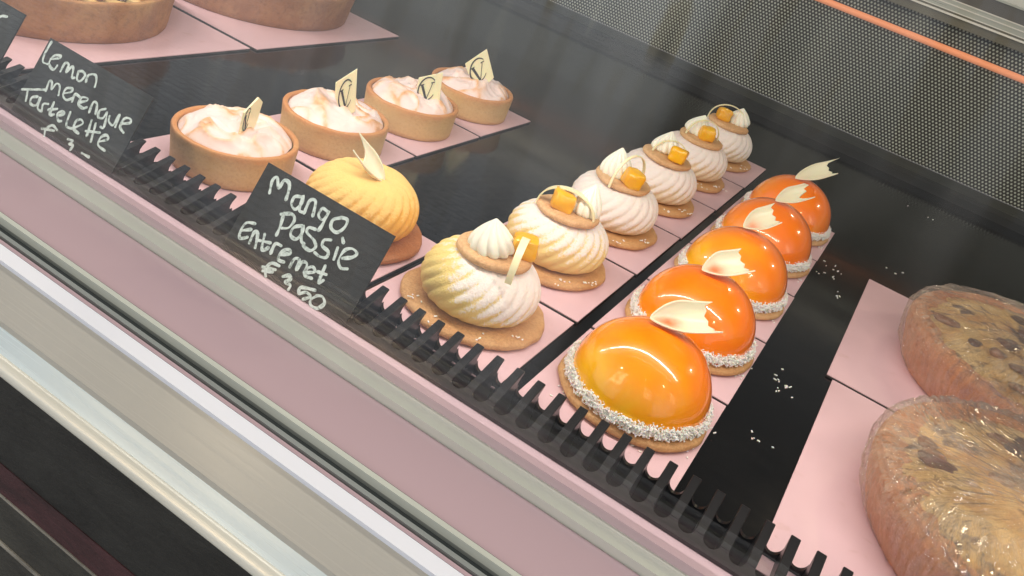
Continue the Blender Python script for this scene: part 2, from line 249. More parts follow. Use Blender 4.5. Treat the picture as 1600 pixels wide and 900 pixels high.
def glaze(name, amt, seed):
    m, nt, b = pmat(name, (.9, .2, .01), .25, Subsurface_Weight=.12, Subsurface_Scale=.004)
    b.inputs['Subsurface Radius'].default_value = (1, .35, .05)
    b.inputs['Coat Weight'].default_value = 1.0; b.inputs['Coat Roughness'].default_value = .02; b.inputs['Coat IOR'].default_value = 1.5
    b.inputs['Specular IOR Level'].default_value = .3
    vv = coords(nt, offs=(seed, seed, 0)); v0 = coords(nt)
    s = N(nt, 'ShaderNodeSeparateXYZ'); nt.links.new(v0, s.inputs[0])
    n_ = nzt(nt, vv, 26, 3, .45, .8)
    # marbled: yellow mango glaze poured over the orange one, mostly on the front-left flank
    side = M_(nt, 'ADD', M_(nt, 'MULTIPLY', s.outputs[0], -9.0), M_(nt, 'ADD', M_(nt, 'MULTIPLY', s.outputs[1], -15.0), M_(nt, 'MULTIPLY', s.outputs[2], -14.0)))
    t = M_(nt, 'ADD', M_(nt, 'MULTIPLY_ADD', n_, 1.6, amt - .85), side)
    setc(nt, b, RAMP(nt, t, [(0.0, (.97, .205, .0002)), (.35, (.97, .26, .0004)), (.75, (.95, .35, .001)), (1.0, (.92, .46, .004))]))
    return m
def coconut_mat():
    m, nt, b = pmat('desiccated coconut', (.86, .80, .74), .6, Subsurface_Weight=.3, Subsurface_Scale=.002)
    vv = coords(nt)
    setc(nt, b, RAMP(nt, nzt(nt, vv, 300, 2), [(.28, (.92, .72, .60)), (.38, (.95, .91, .87)), (.8, (.97, .96, .94))]))
    return m
MAT['coco'] = coconut_mat()
def velvet(name, yellow, white, amt, dirx=0.0, seed=0.0, hi=1.0):
    # sprayed body with white or yellow powder lying over it
    m, nt, b = pmat(name, yellow, .9, Subsurface_Weight=.12, Subsurface_Scale=.004)
    vv = coords(nt, offs=(seed, seed * .4, 0)); v0 = coords(nt)
    s = N(nt, 'ShaderNodeSeparateXYZ'); nt.links.new(v0, s.inputs[0])
    at = N(nt, 'ShaderNodeAttribute'); at.attribute_name = 'Col'
    cs = N(nt, 'ShaderNodeSeparateColor'); nt.links.new(at.outputs['Color'], cs.inputs[0])
    big = nzt(nt, vv, 38, 3); fine = nzt(nt, vv, 900, 3, .8); mid = nzt(nt, vv, 330, 4, .75)
    t = M_(nt, 'ADD', M_(nt, 'MULTIPLY_ADD', big, 1.3, amt - .65), M_(nt, 'MULTIPLY', s.outputs[0], dirx))
    t = M_(nt, 'ADD', t, M_(nt, 'MULTIPLY', s.outputs[2], 12.0 * hi))
    t = M_(nt, 'ADD', t, M_(nt, 'MULTIPLY_ADD', cs.outputs[0], .30, -.15))
    ng = N(nt, 'ShaderNodeNewGeometry'); ns = N(nt, 'ShaderNodeSeparateXYZ'); nt.links.new(ng.outputs['Normal'], ns.inputs[0])
    t = M_(nt, 'ADD', t, M_(nt, 'MULTIPLY_ADD', ns.outputs[2], .7, -.28))
    t = M_(nt, 'ADD', t, M_(nt, 'MULTIPLY_ADD', mid, .9, -.45))
    t = M_(nt, 'ADD', t, M_(nt, 'MULTIPLY_ADD', fine, 1.2, -.60))
    setc(nt, b, MIX(nt, RAMP(nt, t, [(.30, 0.0), (.62, 1.0)]), yellow, white))
    h = M_(nt, 'ADD', M_(nt, 'MULTIPLY', fine, .5), M_(nt, 'MULTIPLY', mid, .7))
    bump(nt, b, h, .8, .0012)
    return m
WHITE = (.86, .78, .74)
def mango_mat():
    m, nt, b = pmat('mango flesh', (.88, .42, .012), .28, Subsurface_Weight=.15, Subsurface_Scale=.005)
    b.inputs['Subsurface Radius'].default_value = (1, .5, .08); b.inputs['Coat Weight'].default_value = .4; b.inputs['Coat Roughness'].default_value = .2
    vv = coords(nt)
    setc(nt, b, RAMP(nt, nzt(nt, vv, 130, 4), [(.3, (.82, .36, .003)), (.6, (.86, .46, .005)), (.8, (.88, .54, .010))]))
    bump(nt, b, nzt(nt, vv, 260, 3), .35, .0008); return m
MAT['mango'] = mango_mat()
def board_mat():
    m, nt, b = pmat('pink cake board', (.80, .535, .54), .42)
    vv = coords(nt)
    setc(nt, b, MIX(nt, RAMP(nt, nzt(nt, vv, 22, 4), [(.35, 0.0), (.7, 1.0)]), (.76, .53, .585), (.69, .47, .52)))
    sp_ = RAMP(nt, nzt(nt, coords(nt, 'Generated', (1.5, 1.5, 1)), 9, 3, .6, .4), [(.64, 0.0), (.70, 1.0)])
    k_ = b.inputs['Base Color'].links[0].from_socket
    setc(nt, b, MIX(nt, M_(nt, 'MULTIPLY', sp_, .45), k_, (.62, .40, .40)))
    setc(nt, b, RAMP(nt, nzt(nt, vv, 60, 5), [(.3, .32), (.7, .52)]), 'Roughness')
    bump(nt, b, nzt(nt, vv, 900, 2), .04, .0003); return m
MAT['board'] = board_mat()
MAT['board_edge'] = pmat('dark board core', (.035, .03, .03), .6)[0]
def shelf_mat():
    m, nt, b = pmat('black glossy shelf', (.008, .008, .009), .16)
    b.inputs['Specular IOR Level'].default_value = .30
    vv = coords(nt)
    f = nzt(nt, vv, 9, 6, .65)
    setc(nt, b, RAMP(nt, f, [(.35, .07), (.7, .20)]), 'Roughness')
    # fingermarks and flour dust wiped over the black sheet
    d = nzt(nt, coords(nt, scale=(1, 2.5, 1)), 5, 6, .7, .6)
    setc(nt, b, MIX(nt, RAMP(nt, d, [(.45, 0.0), (.75, 1.0)]), (.0015, .0015, .0018), (.0065, .0065, .007)))
    return m
MAT['shelf'] = shelf_mat()
def metal(name, c, rough, metallic=1.0, streak=.05):
    m, nt, b = pmat(name, c, rough, Metallic=metallic)
    vv = coords(nt, scale=(1, 60, 60))
    n_ = nzt(nt, vv, 12, 4)
    setc(nt, b, RAMP(nt, n_, [(.3, max(rough - streak, .02)), (.7, rough + streak)]), 'Roughness')
    d = nzt(nt, coords(nt), 7, 5, .6)
    k = MIX(nt, RAMP(nt, d, [(.4, 0.0), (.8, 1.0)]), c, tuple(x * .86 for x in c)); setc(nt, b, k)
    return m

FZ = -0.9
# ------------------------------------------------------------------ the display case
CY, CZ = DATA['cam']['loc'][1], DATA['cam']['loc'][2]
def yy(y0, z):            # depth at height z of an edge that was measured on the board plane
    return CY + (y0 - CY) * (CZ - z) / CZ
case = thing('display_case', 'refrigerated pastry display case with black shelf, slanted glass front and perforated back panel', 'display case', (0, 0, 0))
XL, XR = -1.6, 1.3
BT = -0.0016
s = MB(); s.box(XL, XR, -0.0805, 0.600, -0.022, BT)
s.build('shelf', MAT['shelf'], case, False)
s = MB(); s.prism([(.600, -.02), (.600, .006), (.604, .010), (.650, .010), (.654, .006), (.654, -.02)], XL, XR)
m_ledge = metal('dark ledge', (.030, .031, .029), .32, .3)
s.build('back_ledge', m_ledge, case, False)
# perforated sheet: the round holes are a pattern of the sheet
def perf_mat():
    m, nt, b = pmat('perforated sheet', (.05, .05, .05), .6)
    t = N(nt, 'ShaderNodeTexCoord'); s = N(nt, 'ShaderNodeSeparateXYZ'); nt.links.new(t.outputs['Object'], s.inputs[0])
    a = .0038; h = a * math.sqrt(3)
    px = M_(nt, 'DIVIDE', s.outputs[0], a); pz = M_(nt, 'DIVIDE', s.outputs[2], h)
    def lat(o):
        dx = M_(nt, 'MULTIPLY', M_(nt, 'SUBTRACT', M_(nt, 'FRACT', M_(nt, 'ADD', px, o)), .5), a)
        dz = M_(nt, 'MULTIPLY', M_(nt, 'SUBTRACT', M_(nt, 'FRACT', M_(nt, 'ADD', pz, o)), .5), h)
        return M_(nt, 'SQRT', M_(nt, 'ADD', M_(nt, 'MULTIPLY', dx, dx), M_(nt, 'MULTIPLY', dz, dz)))
    d = M_(nt, 'MINIMUM', lat(100.0), lat(100.5))
    hole = M_(nt, 'LESS_THAN', d, .00104)
    big = nzt(nt, coords(nt), 4, 4)
    lite = MIX(nt, big, (.30, .33, .28), (.52, .55, .47))
    setc(nt, b, MIX(nt, hole, (.020, .020, .017), lite))
    return m
s = MB(); s.box(XL, XR, .654, .662, .0101, DATA['rail'][0] + .002)
s.build('perforated_panel', perf_mat(), case, False)
ra = DATA['rail']
m_ol = metal('olive profile', (.16, .15, .11), .35, .4); m_cr = metal('polished profile', (.90, .88, .78), .25, .2); m_gg = metal('brushed profile', (.44, .46, .40), .30, .4); m_br = metal('brown profile', (.11, .105, .095), .4, .3)
for i, (mt, dy) in enumerate([(m_ol, .004), (m_cr, 0), (m_ol, .003), (m_cr, .001), (m_gg, .002), (m_cr, .001), (m_gg, .002), (m_cr, .001), (m_br, .004), (m_gg, .002)]):
    s = MB(); s.box(XL, XR, .640 + dy, .662, ra[i], ra[i + 1] - .00005)
    s.build('top_rail', mt, case, False)
m, nt, b = pmat('pale wall', (.62, .62, .57), .6)
s = MB(); s.box(XL, XR, .6625, .680, DATA['rail'][10], .222); s.build('upper_panel', m, case, False)
m, nt, b = pmat('glowing reflection streak', (.9, .3, .1), .4)  # glowing rod standing in for an orange reflection, not a real lamp
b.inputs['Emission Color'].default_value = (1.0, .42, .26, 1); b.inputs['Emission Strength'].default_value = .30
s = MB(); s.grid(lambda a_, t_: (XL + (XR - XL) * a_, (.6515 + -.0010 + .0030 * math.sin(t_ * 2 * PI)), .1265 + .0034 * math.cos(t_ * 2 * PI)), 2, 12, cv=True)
s.build('orange_reflection', m, case)

# front air grille: rounded slots between upright fins
m_plastic, nt, b = pmat('black plastic', (.011, .011, .013), .30, Specular_IOR_Level=.22)
bump(nt, b, nzt(nt, coords(nt), 1500, 2), .08, .0002)
PITCH, SLW = .00992, .0064
def gz(y): return .0122 + .25 * (y + .079)          # the sloping top of the grille
YB, YF_, YA = -.0790, -.1068, -.1040 + SLW / 2      # tips, front edge, centre of the rounded slot ends
NB = 74; x0 = .0085 - 43 * PITCH
gr = MB(); r_ = SLW / 2; na = 12; DEEP = -.012
for k in range(NB - 1):                              # front plate with one rounded slot end per cell
    cx = x0 + (k + .5) * PITCH
    arc = [(cx - r_ * math.cos(PI * i / na), YA - r_ * math.sin(PI * i / na)) for i in range(na + 1)]
    fr_e = [(cx - PITCH / 2 + PITCH * i / na, YF_) for i in range(na + 1)]
    nb = len(gr.v); L = na + 1
    gr.v += [Vector((x, y, gz(y))) for x, y in arc] + [Vector((x, y, gz(y))) for x, y in fr_e] + [Vector((x, y, DEEP)) for x, y in arc] + [Vector((x, y, DEEP)) for x, y in fr_e]
    for i in range(na):
        gr.f.append((nb + i, nb + L + i, nb + L + i + 1, nb + i + 1))
        gr.f.append((nb + i, nb + i + 1, nb + 2 * L + i + 1, nb + 2 * L + i))
        gr.f.append((nb + L + i, nb + 3 * L + i, nb + 3 * L + i + 1, nb + L + i + 1))
gr.box(XL, XR, YF_, -.0805, -.020, DEEP)
for k in range(NB - 1):                              # plate between neighbouring slot ends
    cx = x0 + (k + .5) * PITCH
    for sg_ in (-1, 1):
        t3 = [(cx + sg_ * PITCH / 2, YA), (cx + sg_ * PITCH / 2, YF_), (cx + sg_ * r_, YA)]
        nb = len(gr.v); gr.v += [Vector((x, y, gz(y))) for x, y in t3]; gr.f.append((nb, nb + 1, nb + 2) if sg_ < 0 else (nb, nb + 2, nb + 1))
for k in range(NB - 1):                              # curved lip that closes each slot at the back
    cx = x0 + (k + .5) * PITCH; nb = len(gr.v); L = na + 1
    top = [(cx - r_ * math.cos(PI * i / na), .0062 - .0040 * math.sin(PI * i / na)) for i in range(na + 1)]
    for y_ in (-.0830, -.0812): gr.v += [Vector((x, y_, z)) for x, z in top] + [Vector((x, y_, DEEP)) for x, z in top]
    for i in range(na):
        gr.f.append((nb + i, nb + i + 1, nb + L + i + 1, nb + L + i)); gr.f.append((nb + 2 * L + i + 1, nb + 2 * L + i, nb + 3 * L + i, nb + 3 * L + i + 1))
        gr.f.append((nb + i + 1, nb + i, nb + 2 * L + i, nb + 2 * L + i + 1))
for xa, xb in ((XL, x0), (x0 + (NB - 1) * PITCH, XR)):
    gr.prism([(YF_, gz(YF_)), (YB, gz(YB)), (YB, DEEP), (YF_, DEEP)], xa, xb)
grille = gr.build('air_grille', m_plastic, case, False)
fin0 = None
for k in range(NB):
    cx = x0 + k * PITCH
    if fin0 is None:
        w_ = (PITCH - SLW) / 2 + .0001
        prof = [(YA, gz(YA)), (YB - .0006, gz(YB) + .0001), (YB, gz(YB) - .0008)]
        prof += [(YB - .0036 + .0030 * ((t_ / 6 - .50) * 2) ** 2, gz(YB) - .0012 - .0090 * t_ / 6) for t_ in range(7)]
        prof += [(YB - .0015, DEEP), (YA, DEEP)]
        f_ = MB(); f_.prism(prof, -w_, w_)
        fin0 = f_.build('fin', m_plastic, grille, False); fin0.location = (cx, 0, 0); bevel(fin0, .0003, 1)
    else:
        c = fin0.copy(); COL.objects.link(c); c.parent = grille; c.location = (cx, 0, 0)

# glass front, leaning inwards
TH = R(6)
m = bpy.data.materials.new('front glass'); m.use_nodes = True; nt = m.node_tree; nt.nodes.clear()
tr = N(nt, 'ShaderNodeBsdfTransparent'); tr.inputs[0].default_value = (.985, .99, .985, 1)
gl = N(nt, 'ShaderNodeBsdfGlossy'); gl.inputs['Roughness'].default_value = .012; gl.inputs[0].default_value = (1, 1, 1, 1)
fr = fresnel(nt, 1.5)
mx = N(nt, 'ShaderNodeMixShader'); nt.links.new(fr, mx.inputs[0]); nt.links.new(tr.outputs[0], mx.inputs[1]); nt.links.new(gl.outputs[0], mx.inputs[2])
# pale diagonal bands imitating reflections on the pane, mixed in as diffuse colour
gv = coords(nt, 'Object', (1, 1, 1)); gm = N(nt, 'ShaderNodeMapping'); gm.inputs['Rotation'].default_value = (0, R(38), 0); gm.inputs['Scale'].default_value = (9, 1, 1.6)
nt.links.new(gv, gm.inputs[0]); refl_band = RAMP(nt, nzt(nt, gm.outputs[0], 2.2, 3, .5, .3), [(.50, 0.0), (.56, 1.0), (.72, .5)])
dfg = N(nt, 'ShaderNodeBsdfDiffuse'); dfg.inputs[0].default_value = (.85, .88, .92, 1)
mg_ = N(nt, 'ShaderNodeMixShader'); nt.links.new(M_(nt, 'MULTIPLY_ADD', refl_band, .015, .0005), mg_.inputs[0]); nt.links.new(mx.outputs[0], mg_.inputs[1]); nt.links.new(dfg.outputs[0], mg_.inputs[2])
ou = N(nt, 'ShaderNodeOutputMaterial'); nt.links.new(mg_.outputs[0], ou.inputs[0])
Mg = Matrix.Translation((0, -.1158, 0)) @ Matrix.Rotation(-TH, 4, 'X')
s = MB(); s.box(XL, XR, 0, .0045, -.012, .235, M=Mg)
glass = s.build('front_glass', m, case, False)

# sill and front profile: edges measured on the board plane, each laid at its own height
m_pink = pmat('pink lacquer', (.57, .435, .505), .18)[0]
m_green = metal('satin aluminium', (.66, .72, .68), .40, .25)
m_dark = metal('dark gasket', (.10, .12, .13), .45, .2)
m_mid = metal('grey gasket', (.30, .34, .35), .40, .3)
m_white = pmat('white lacquer', (.80, .86, 1.0), .30)[0]
m_beige = metal('beige lacquer', (.50, .50, .47), .26, 0.0)
m_teal = metal('grey steel', (.62, .75, .82), .26, .10)
m_roll = metal('rolled steel edge', (.80, .81, .74), .30, .15)
# (part name, material, y at far edge, y at near edge, z far, z near)
bands = [('sill_strip', m_pink, -.1014, -.1105, .0036, .0034), ('gasket', m_dark, -.1105, -.1144, -.0045, -.0035),
         ('glass_profile', m_green, -.1144, -.1238, -.0005, -.0010), ('gasket', m_mid, -.1238, -.1272, -.0040, -.0045),
         ('gasket', m_dark, -.1272, -.1284, -.0060, -.0060), ('sill_panel', m_pink, -.1284, -.1584, -.0050, -.0060),
         ('trim', m_green, -.1584, -.1608, -.0045, -.0045), ('trim', m_mid, -.1608, -.1640, -.0070, -.0080),
         ('gasket', m_dark, -.1640, -.1666, -.0095, -.0095), ('trim', m_mid, -.1666, -.1687, -.0075, -.0075),
         ('gasket', m_dark, -.1687, -.1700, -.0095, -.0095), ('sill_strip', m_pink, -.1700, -.1718, -.0080, -.0080),
         ('front_edge', m_white, -.1718, -.1783, -.0070, -.0078), ('front_panel', m_beige, -.1783, -.1993, -.0090, -.0200),
         ('lower_panel', m_teal, -.1993, -.2093, -.0215, -.0290)]
for i, (nm, mt, ya, yb, za, zb) in enumerate(bands):
    a_, b_ = yy(ya, za), yy(yb, zb)
    s = MB(); e = .0001; dp = .030 + .0006 * i if i < 12 else .0040
    s.prism([(a_ - e, za), (b_ + e, zb), (b_ + e, zb - dp), (a_ - e, za - dp)], XL, XR)
    s.build(nm, mt, case, False)
yr = yy(-.2110, -.0310)
s = MB(); s.grid(lambda a_, t_: (XL + (XR - XL) * a_, yr + .0036 * math.cos(t_ * 2 * PI), -.0325 + .0036 * math.sin(t_ * 2 * PI)), 2, 32, cv=True)
s.build('rolled_edge', m_roll, case)
# black cladding under the rolled edge, with a red stripe and pale joints; rows measured as above
YF = yr + .0010
def zf(y0): return CZ * (1 - (YF - CY) / (y0 - CY))
U0 = DATA['floor']
def clad_mat(name, c, rough=.75):
    m, nt, b = pmat(name, c, rough); vv = coords(nt, scale=(1, 1, 3))
    n_ = nzt(nt, vv, 22, 6, .7, .5); f = nzt(nt, vv, 160, 4, .7)
    setc(nt, b, MIX(nt, RAMP(nt, n_, [(.3, 0.0), (.7, 1.0)]), tuple(x * .45 for x in c), tuple(x * 1.5 for x in c)))
    bump(nt, b, f, .5, .003); return m
m_black = clad_mat('black cladding', (.020, .021, .020)); m_redst = clad_mat('dark red stripe', (.065, .022, .028)); m_joint = clad_mat('pale joint', (.28, .27, .24))
m_low = clad_mat('dark grey cladding', (.040, .040, .035))
zs = [-.0345, zf(U0[0]), zf(U0[1]), zf(U0[2]), zf(U0[3]), zf(U0[4]), FZ + .02]
for nm, mt, i, dy in (('front_cladding', m_black, 0, 0), ('red_stripe', m_redst, 1, -.0004), ('joint', m_joint, 2, -.0008), ('front_cladding', m_low, 3, -.0002), ('joint', m_joint, 4, -.0008), ('front_cladding', m_low, 5, 0)):
    s = MB(); s.box(XL, XR, YF + dy, YF + .012, zs[i + 1], zs[i]); s.build(nm, mt, case, False)

# ------------------------------------------------------------------ cake boards
def board(xa, xb, ya, yb, label, group, rz=0.0, name='cake_board'):
    cx, cy = (xa + xb) / 2, (ya + yb) / 2; hx, hy = (xb - xa) / 2, (yb - ya) / 2
    t = thing(name, label, 'cake board', (cx, cy, 0), rz, group)
    s = MB(); s.box(-hx, hx, -hy, hy, BT + .0001, -.0004); s.build('core', MAT['board_edge'], t, False)
    s = MB(); s.box(-hx, hx, -hy, hy, -.0004, .0001); s.build('top_sheet', MAT['board'], t, False)
    return t
ORD = ['nearest the glass', 'second from the glass', 'third from the glass', 'fourth from the glass', 'fifth from the glass', 'sixth and farthest from the glass']
for k in range(5):
    y0 = -.0800 + .0800 * k
    board(.0000 + random.uniform(-.0004, .0004), .0730 + random.uniform(-.0004, .0004), y0 + .0010, y0 + .0785, 'pink board under the orange glazed dome ' + ORD[k].replace('fifth', 'fifth and farthest'), 'boards under the glazed domes', random.uniform(-.004, .004))
for k in range(6):
    y0 = -.0850 + .0814 * k
    board(-.0838 + .0004 * k, -.0078 + .0006 * k, y0 + .0012, y0 + .0800, 'pink board under the ribbed mango cake ' + ORD[k], 'boards under the ribbed mango cakes', random.uniform(-.004, .004))
board(-.1600, -.0876, -.0790, -.0050, 'pink board under the yellow cake behind the mango price sign', 'boards on the black shelf')
for k in range(4):
    y0 = -.0820 + .0790 * k
    board(-.2390, -.1632, y0 + .0022, y0 + .0782, 'pink board under the lemon meringue tartlet ' + ORD[k].replace('fourth', 'fourth and farthest'), 'boards under the lemon tartlets', random.uniform(-.006, .006))
board(-.5200, -.3300, -.0760, .1030, 'large pink board under the big fruit tart at the left edge', 'large boards under the fruit tarts')
board(-.5200, -.3275, .1075, .2790, 'large pink board under the big fruit tart farther back', 'large boards under the fruit tarts')
board(.1105, .3000, -.0930, .0785, 'large pink board under the nearer film-wrapped tart', 'large boards under the wrapped tarts', R(-.5))
board(.1085, .3000, .0815, .2550, 'large pink board under the farther film-wrapped tart', 'large boards under the wrapped tarts', R(-.6))

# ------------------------------------------------------------------ pastry pieces
def cookie_mesh(name, r, h, mat, parent, seed, wob=.03, scal=0):
    n = 72; s = MB()
    prof = [(0, 0), (.90, 0), (.97, .12), (1.0, .40), (.985, .72), (.93, .93), (.80, 1.0), (.5, 1.01), (.0, 1.0)]
    def fn(u_, v_):
        i = v_ * (len(prof) - 1); k = min(int(i), len(prof) - 2); t_ = i - k
        pr = prof[k][0] * (1 - t_) + prof[k + 1][0] * t_; pz = prof[k][1] * (1 - t_) + prof[k + 1][1] * t_
        a_ = u_ * 2 * PI
        q = 1 + wob * nse((math.cos(a_) * 1.6, math.sin(a_) * 1.6, 0), 1, seed) + wob * .5 * nse((math.cos(a_) * 5, math.sin(a_) * 5, 0), 1, seed)
        if scal: q += .018 * math.cos(a_ * scal)
        rr = r * pr * q
        return (rr * math.cos(a_), rr * math.sin(a_), h * pz * (1 + .10 * nse((math.cos(a_) * 3 * pr, math.sin(a_) * 3 * pr, 1), 1, seed)))
    s.grid(fn, n, 25, cu=True)
    return s.build(name, mat, parent)
def flakes(n, posfn, L=(.0012, .0026), seed=1):
    rnd = random.Random(seed); s = MB()
    for _ in range(n):
        p, up = posfn(rnd)
        d = Vector((rnd.gauss(0, 1), rnd.gauss(0, 1), rnd.gauss(0, 1))) + up * .6; d.normalize()
        q = d.to_track_quat('X', 'Z').to_matrix().to_4x4(); l = rnd.uniform(*L) / 2; w_ = rnd.uniform(.00014, .00032); t_ = rnd.uniform(.0001, .00025)
        s.box(-l, l, -w_, w_, -t_, t_, M=Matrix.Translation(p) @ q @ Matrix.Rotation(rnd.uniform(0, 6.28), 4, 'X'))
    return s
CT = .0045      # biscuit thickness
# ---- glazed dome
DR, DH = .0312, .0300
def dome_mesh(mat, parent, seed):
    s = MB()
    def fn(u_, v_):
        a_ = u_ * 2 * PI; t_ = v_ * PI / 2 * 1.10 - .157
        c = math.cos(t_); z = math.sin(t_)
        r = DR * (abs(c) ** .96) if c > 0 else 0
        k = 1 + .006 * nse((math.cos(a_) * c * 2, math.sin(a_) * c * 2, z * 2), 1, seed)
        return (r * k * math.cos(a_), r * k * math.sin(a_), CT + .0022 + (DH * z if z > 0 else DH * z) * k)
    s.grid(fn, 96, 40, cu=True)
    return s.build('glaze', mat, parent)
def coco_pos(rnd):
    a_ = rnd.uniform(0, 2 * PI); th = rnd.uniform(-.6, 1.9)
    rr = .0024 * (.55 + .75 * rnd.random() ** 1.5); R0 = DR - .0006 + .0004 * nse((math.cos(a_) * 2, math.sin(a_) * 2, 0), 1, 3)
    r = R0 + rr * math.cos(th); z = CT + .0022 + rr * math.sin(th) * 1.25 + .0012 * nse((math.cos(a_) * 3, math.sin(a_) * 3, 0), 1, 9)
    return Vector((r * math.cos(a_), r * math.sin(a_), z)), Vector((math.cos(a_), math.sin(a_), .4))
def petal_mesh(length, width, teeth, seed, curl=1.0, parent=None, M=None, stain=1.0):
    nu, nv = 34, 25; th = .0007; rnd = random.Random(seed)
    key = [rnd.uniform(.0, 1.0) for _ in range(9)]
    ends = teeth
    V = []; Cc = []
    def end(v_):      # jagged broken end: length factor across the width
        t_ = (v_ + 1) / 2 * (len(ends) - 1); k = min(int(t_), len(ends) - 2); f = t_ - k
        return ends[k] * (1 - f) + ends[k + 1] * f
    def surf(u_, v_):
        w_ = width * (math.sin(min(u_ * 1.75, 1.0) * PI / 2) ** .75) * (1 - .16 * max(0, u_ - .55))
        x = length * u_ * end(v_) if u_ > .35 else length * u_ * (1 + (end(v_) - 1) * (u_ / .35) * 1.0)
        y = w_ * math.sin(v_ * 1.25) / math.sin(1.25)
        z = curl * w_ * .9 * (1 - math.cos(v_ * 1.25)) + .10 * length * (u_ - .5) ** 2 * 2
        return Vector((x, y, z))
    for side in (0, 1):
        for i in range(nu):
            for j in range(nv):
                u_ = i / (nu - 1); v_ = -1 + 2 * j / (nv - 1)
                p = surf(u_, v_)
                e = .01; n_ = (surf(min(u_ + e, 1), v_) - surf(max(u_ - e, 0), v_)).cross(surf(u_, min(v_ + e, 1)) - surf(u_, max(v_ - e, -1)))
                if n_.length < 1e-12: n_ = Vector((0, 0, 1))
                n_.normalize()
                V.append(p + n_ * (th / 2 if side == 0 else -th / 2))
                st = math.exp(-((u_ - .30) / .22) ** 2) * math.exp(-((v_ + .15) / .48) ** 2) * stain
                Cc.append((st, st, st))
    F = []
    B = nu * nv
    for i in range(nu - 1):
        for j in range(nv - 1):
            a_ = i * nv + j; F.append((a_, a_ + nv, a_ + nv + 1, a_ + 1)); F.append((B + a_, B + a_ + 1, B + a_ + nv + 1, B + a_ + nv))
    for j in range(nv - 1):
        a_ = (nu - 1) * nv + j; F.append((a_, B + a_, B + a_ + 1, a_ + 1)); a_ = j; F.append((a_, a_ + 1, B + a_ + 1, B + a_))
    for i in range(nu - 1):
        a_ = i * nv; F.append((a_, B + a_, B + a_ + nv, a_ + nv)); a_ = i * nv + nv - 1; F.append((a_, a_ + nv, B + a_ + nv, B + a_))
    if M: V = [M @ p for p in V]
    return mesh('chocolate_petal', V, F, MAT['petal'], parent, True, Cc)
def frame(o, xdir, zdir):
    x = Vector(xdir).normalized(); z = Vector(zdir); z = (z - x * z.dot(x)).normalized(); y = z.cross(x)
    return Matrix.Translation(Vector(o)) @ Matrix((x, y, z)).transposed().to_4x4()
dome_lab = ['orange glazed dome nearest the glass, yellow on its front and left flank', 'deep orange glazed dome second from the glass, its petal over the third dome', 'amber and orange marbled glazed dome in the middle of its row of five', 'orange glazed dome fourth from the glass with a petal broken into two prongs', 'orange glazed dome farthest from the glass at the back end of its row']
JAG = [[1.06, .96, .98, .90, .92, .86, .90, .86, .97], [1.02, .92, .96, .88, .94, .86, .90, .84, .90], [.92, .88, .94, .86, .94, .88, .96, .90, 1.02], [.98, .90, .70, .62, .74, .92, .86, 1.02, .88], [.92, .98, .86, .90, .84, .88, .84, .90, 1.18]]
PET = DATA['petal']; PW = [.0078, .0074, .0074, .0064, .0068]
glz = [glaze('mango glaze', .78, .0), glaze('orange glaze', .28, .11), glaze('amber glaze', .66, .27), glaze('orange glaze', .26, .39), glaze('orange glaze', .20, .53)]
coco0 = None
for k in range(5):
    t = thing('glazed_dome_cake', dome_lab[k], 'cake', (.0375, -.0362 + .0798 * k, .0002), 0, 'orange glazed dome cakes in a row')
    cookie_mesh('biscuit_base', .0350, CT, MAT['cookie_pale'] if k > 1 else MAT['cookie'], t, 3.1 * k + 1, .03)
    dome_mesh(glz[k], t, k * 2.3)
    if coco0 is None:
        s = MB(); s.grid(lambda u_, v_: ((DR - .0012 + .0017 * math.cos(v_ * 2 * PI)) * math.cos(u_ * 2 * PI), (DR - .0012 + .0017 * math.cos(v_ * 2 * PI)) * math.sin(u_ * 2 * PI), CT + .0020 + .0022 * math.sin(v_ * 2 * PI)), 60, 10, True, True)
        fl = flakes(4200, coco_pos, (.0009, .0021), seed=4); s.add(fl.v, fl.f)
        coco0 = s.build('coconut_rim', MAT['coco'], t, False)
    else:
        c = copy_part(coco0, t); c.rotation_euler = (0, 0, 1.3 * k)
    P = PET[k]
    petal_mesh(P['L'] * .95, PW[k], JAG[k], k, 1.0, t, frame(P['o'], P['x'], P['z']), [1.0, .9, .7, .05, .05][k])

